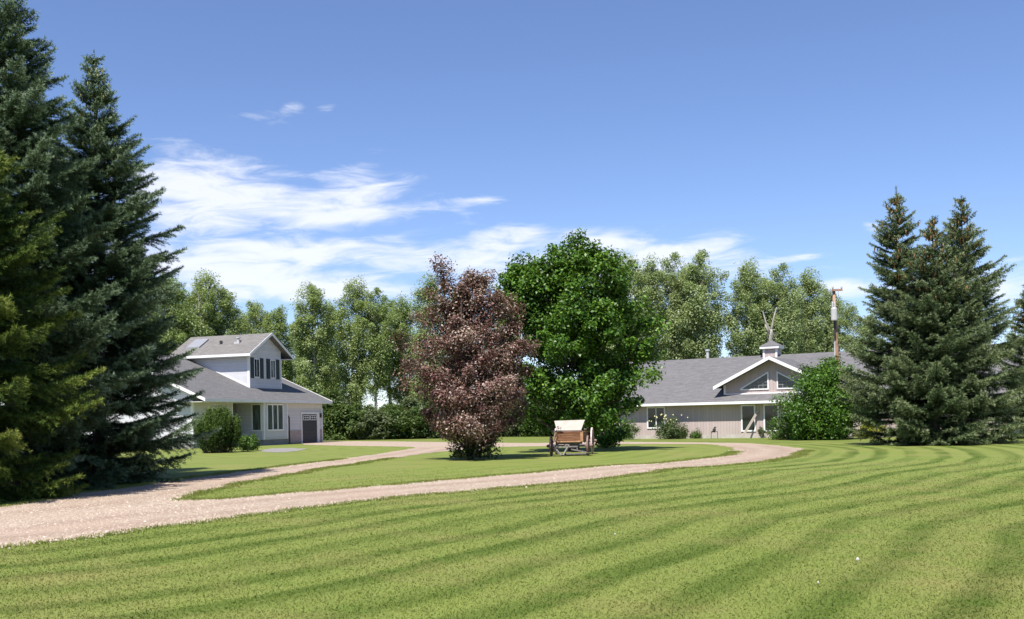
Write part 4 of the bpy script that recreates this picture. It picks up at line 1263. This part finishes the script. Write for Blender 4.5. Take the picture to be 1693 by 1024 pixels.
# ------------------------------------------------------------------ wagon
wl = G(942, 754.0)
wag = empty('farm_wagon', wl, R(-9), 'old wooden farm wagon with a bleached tilted seat board', 'wagon')
bo_ = MB()
bo_.box(-.55, .55, -.24, -.19, .66, 1.0)
bo_.box(-.6, -.555, -.2, 2.75, .62, 1.04); bo_.box(.555, .6, -.2, 2.75, .62, 1.04); bo_.box(-.555, .555, 2.7, 2.75, .66, 1.04); bo_.box(-.555, .555, -.19, 2.7, .62, .66)
for j in range(3): bo_.box(-.46, .46, -.252, -.241, .69 + j * .1, .775 + j * .1)
body = bo_.build('wagon_box', M['wagon_wood'], wag)
po = MB(); po.box(-.62, -.5, -.275, -.195, .62, 1.07); po.box(.5, .62, -.275, -.195, .62, 1.07); po.box(-.5, .5, -.27, -.242, .6, .665); po.build('box_frame', M['post_wood'], body)
se = MB(); se.prism([(-.53, -.17, 1.115), (.53, -.17, 1.115), (.68, .09, 1.56), (-.66, .09, 1.54)], (0, .045, -.02)); se.build('seat_board', M['pale_wood'], wag, bevel=.008)
fo = MB(); fo.box(-.78, .58, -.3, -.1, 1.072, 1.108); fo.build('foot_rail', M['grey_wood'], wag)
for sx, tx in ((.5, .62), (-.5, -.56)):
    br_ = MB(); br_.beam((sx, -.05, 1.1), (tx, .1, 1.35), .05, .05); br_.build('seat_bracket', M['dark_metal'], wag)


def wheel(x, y, r, pale):
    sg = 1 if x > 0 else -1
    m = MB()
    for k in range(12):
        a = 2 * math.pi * k / 12
        d = Vector((0, math.cos(a), math.sin(a)))
        m.beam(d * .07, d * (r - .05), .035, .045, (1, 0, 0))
    w_ = m.build('wheel', M['red_wood'], wag); w_.location = (x, y, r)
    h = MB(); h.tube([(-sg * .12, 0, 0), (-sg * .05, 0, 0), (sg * .06, 0, 0), (sg * .12, 0, 0), (sg * .2, 0, 0)], [.07, .1, .1, .07, .055], 14); h.build('hub', M['rim_iron'], w_)
    n = 40; v, f = [], []
    for k in range(n):
        a = 2 * math.pi * k / n
        for rr2, xx_ in ((r - .07, -.03), (r, -.035), (r, .035), (r - .07, .03)): v.append((xx_, math.cos(a) * rr2, math.sin(a) * rr2))
    for k in range(n):
        k2 = (k + 1) % n
        for j in range(4): f.append((k * 4 + j, k * 4 + (j + 1) % 4, k2 * 4 + (j + 1) % 4, k2 * 4 + j))
    MB().add(v, f).build('rim', M['pale_rim'] if pale else M['rim_iron'], w_)
    return w_


M['pale_rim'] = plain('sunlit_rim', (.55, .45, .42), .7, .3, 9, dirt=(.3, .2, .18))  # pale colour stands in for sunlight on the rear rims
wheel(-.8, 0, .44, False); wheel(.8, 0, .44, False); wheel(-.82, 2.15, .6, True); wheel(.82, 2.15, .6, True)
ax = MB(); ax.beam((-.72, 0, .44), (.72, 0, .44), .1, .1); ax.beam((-.55, .02, .56), (.55, .02, .56), .12, .1); ax.build('front_axle', M['grey_wood'], wag)
ax = MB(); ax.beam((-.74, 2.15, .6), (.74, 2.15, .6), .1, .09); ax.build('rear_axle', M['grey_wood'], wag)
hd = MB()
hd.beam((-.55, -.32, .41), (.38, -.32, .41), .06, .06); hd.beam((-.78, -.1, .48), (-.28, -.75, .05), .06, .07); hd.beam((.02, -.12, .52), (-.2, -.78, .05), .06, .07)
hd.beam((-.2, -.1, .5), (-.12, -.34, .44), .06, .06); hd.beam((.36, -.32, .42), (.36, -.3, .28), .05, .05); hd.beam((.1, -.4, .3), (.85, -.3, .14), .06, .06); hd.beam((-.1, -.5, .1), (.75, -.42, .1), .05, .05)
hd.beam((0, 0, .5), (0, 2.15, .58), .08, .08); hd.build('running_gear', M['grey_wood'], wag)

# white puffballs in the lawn
for (px, py, r, lab) in ((1418, 932, .017, 'white puffball in the dark mower stripe near the right edge'), (1353, 970, .009, 'small white puffball nearest the camera'), (1017, 888, .011, 'white puffball in the middle of the striped lawn')):
    q = G(px, py); m = MB()
    m.tube([(0, 0, -.002), (0, 0, r * .3), (0, 0, r * 1.0), (0, 0, r * 1.7), (0, 0, r * 2.1)], [r * .5, r * .9, r * 1.05, r * .75, r * .2], 10)
    o = tag(m.build('puffball', M['white_fluff'], None, True), lab, 'puffball', 'white puffballs in the lawn'); o.location = (q.x, q.y, .03)
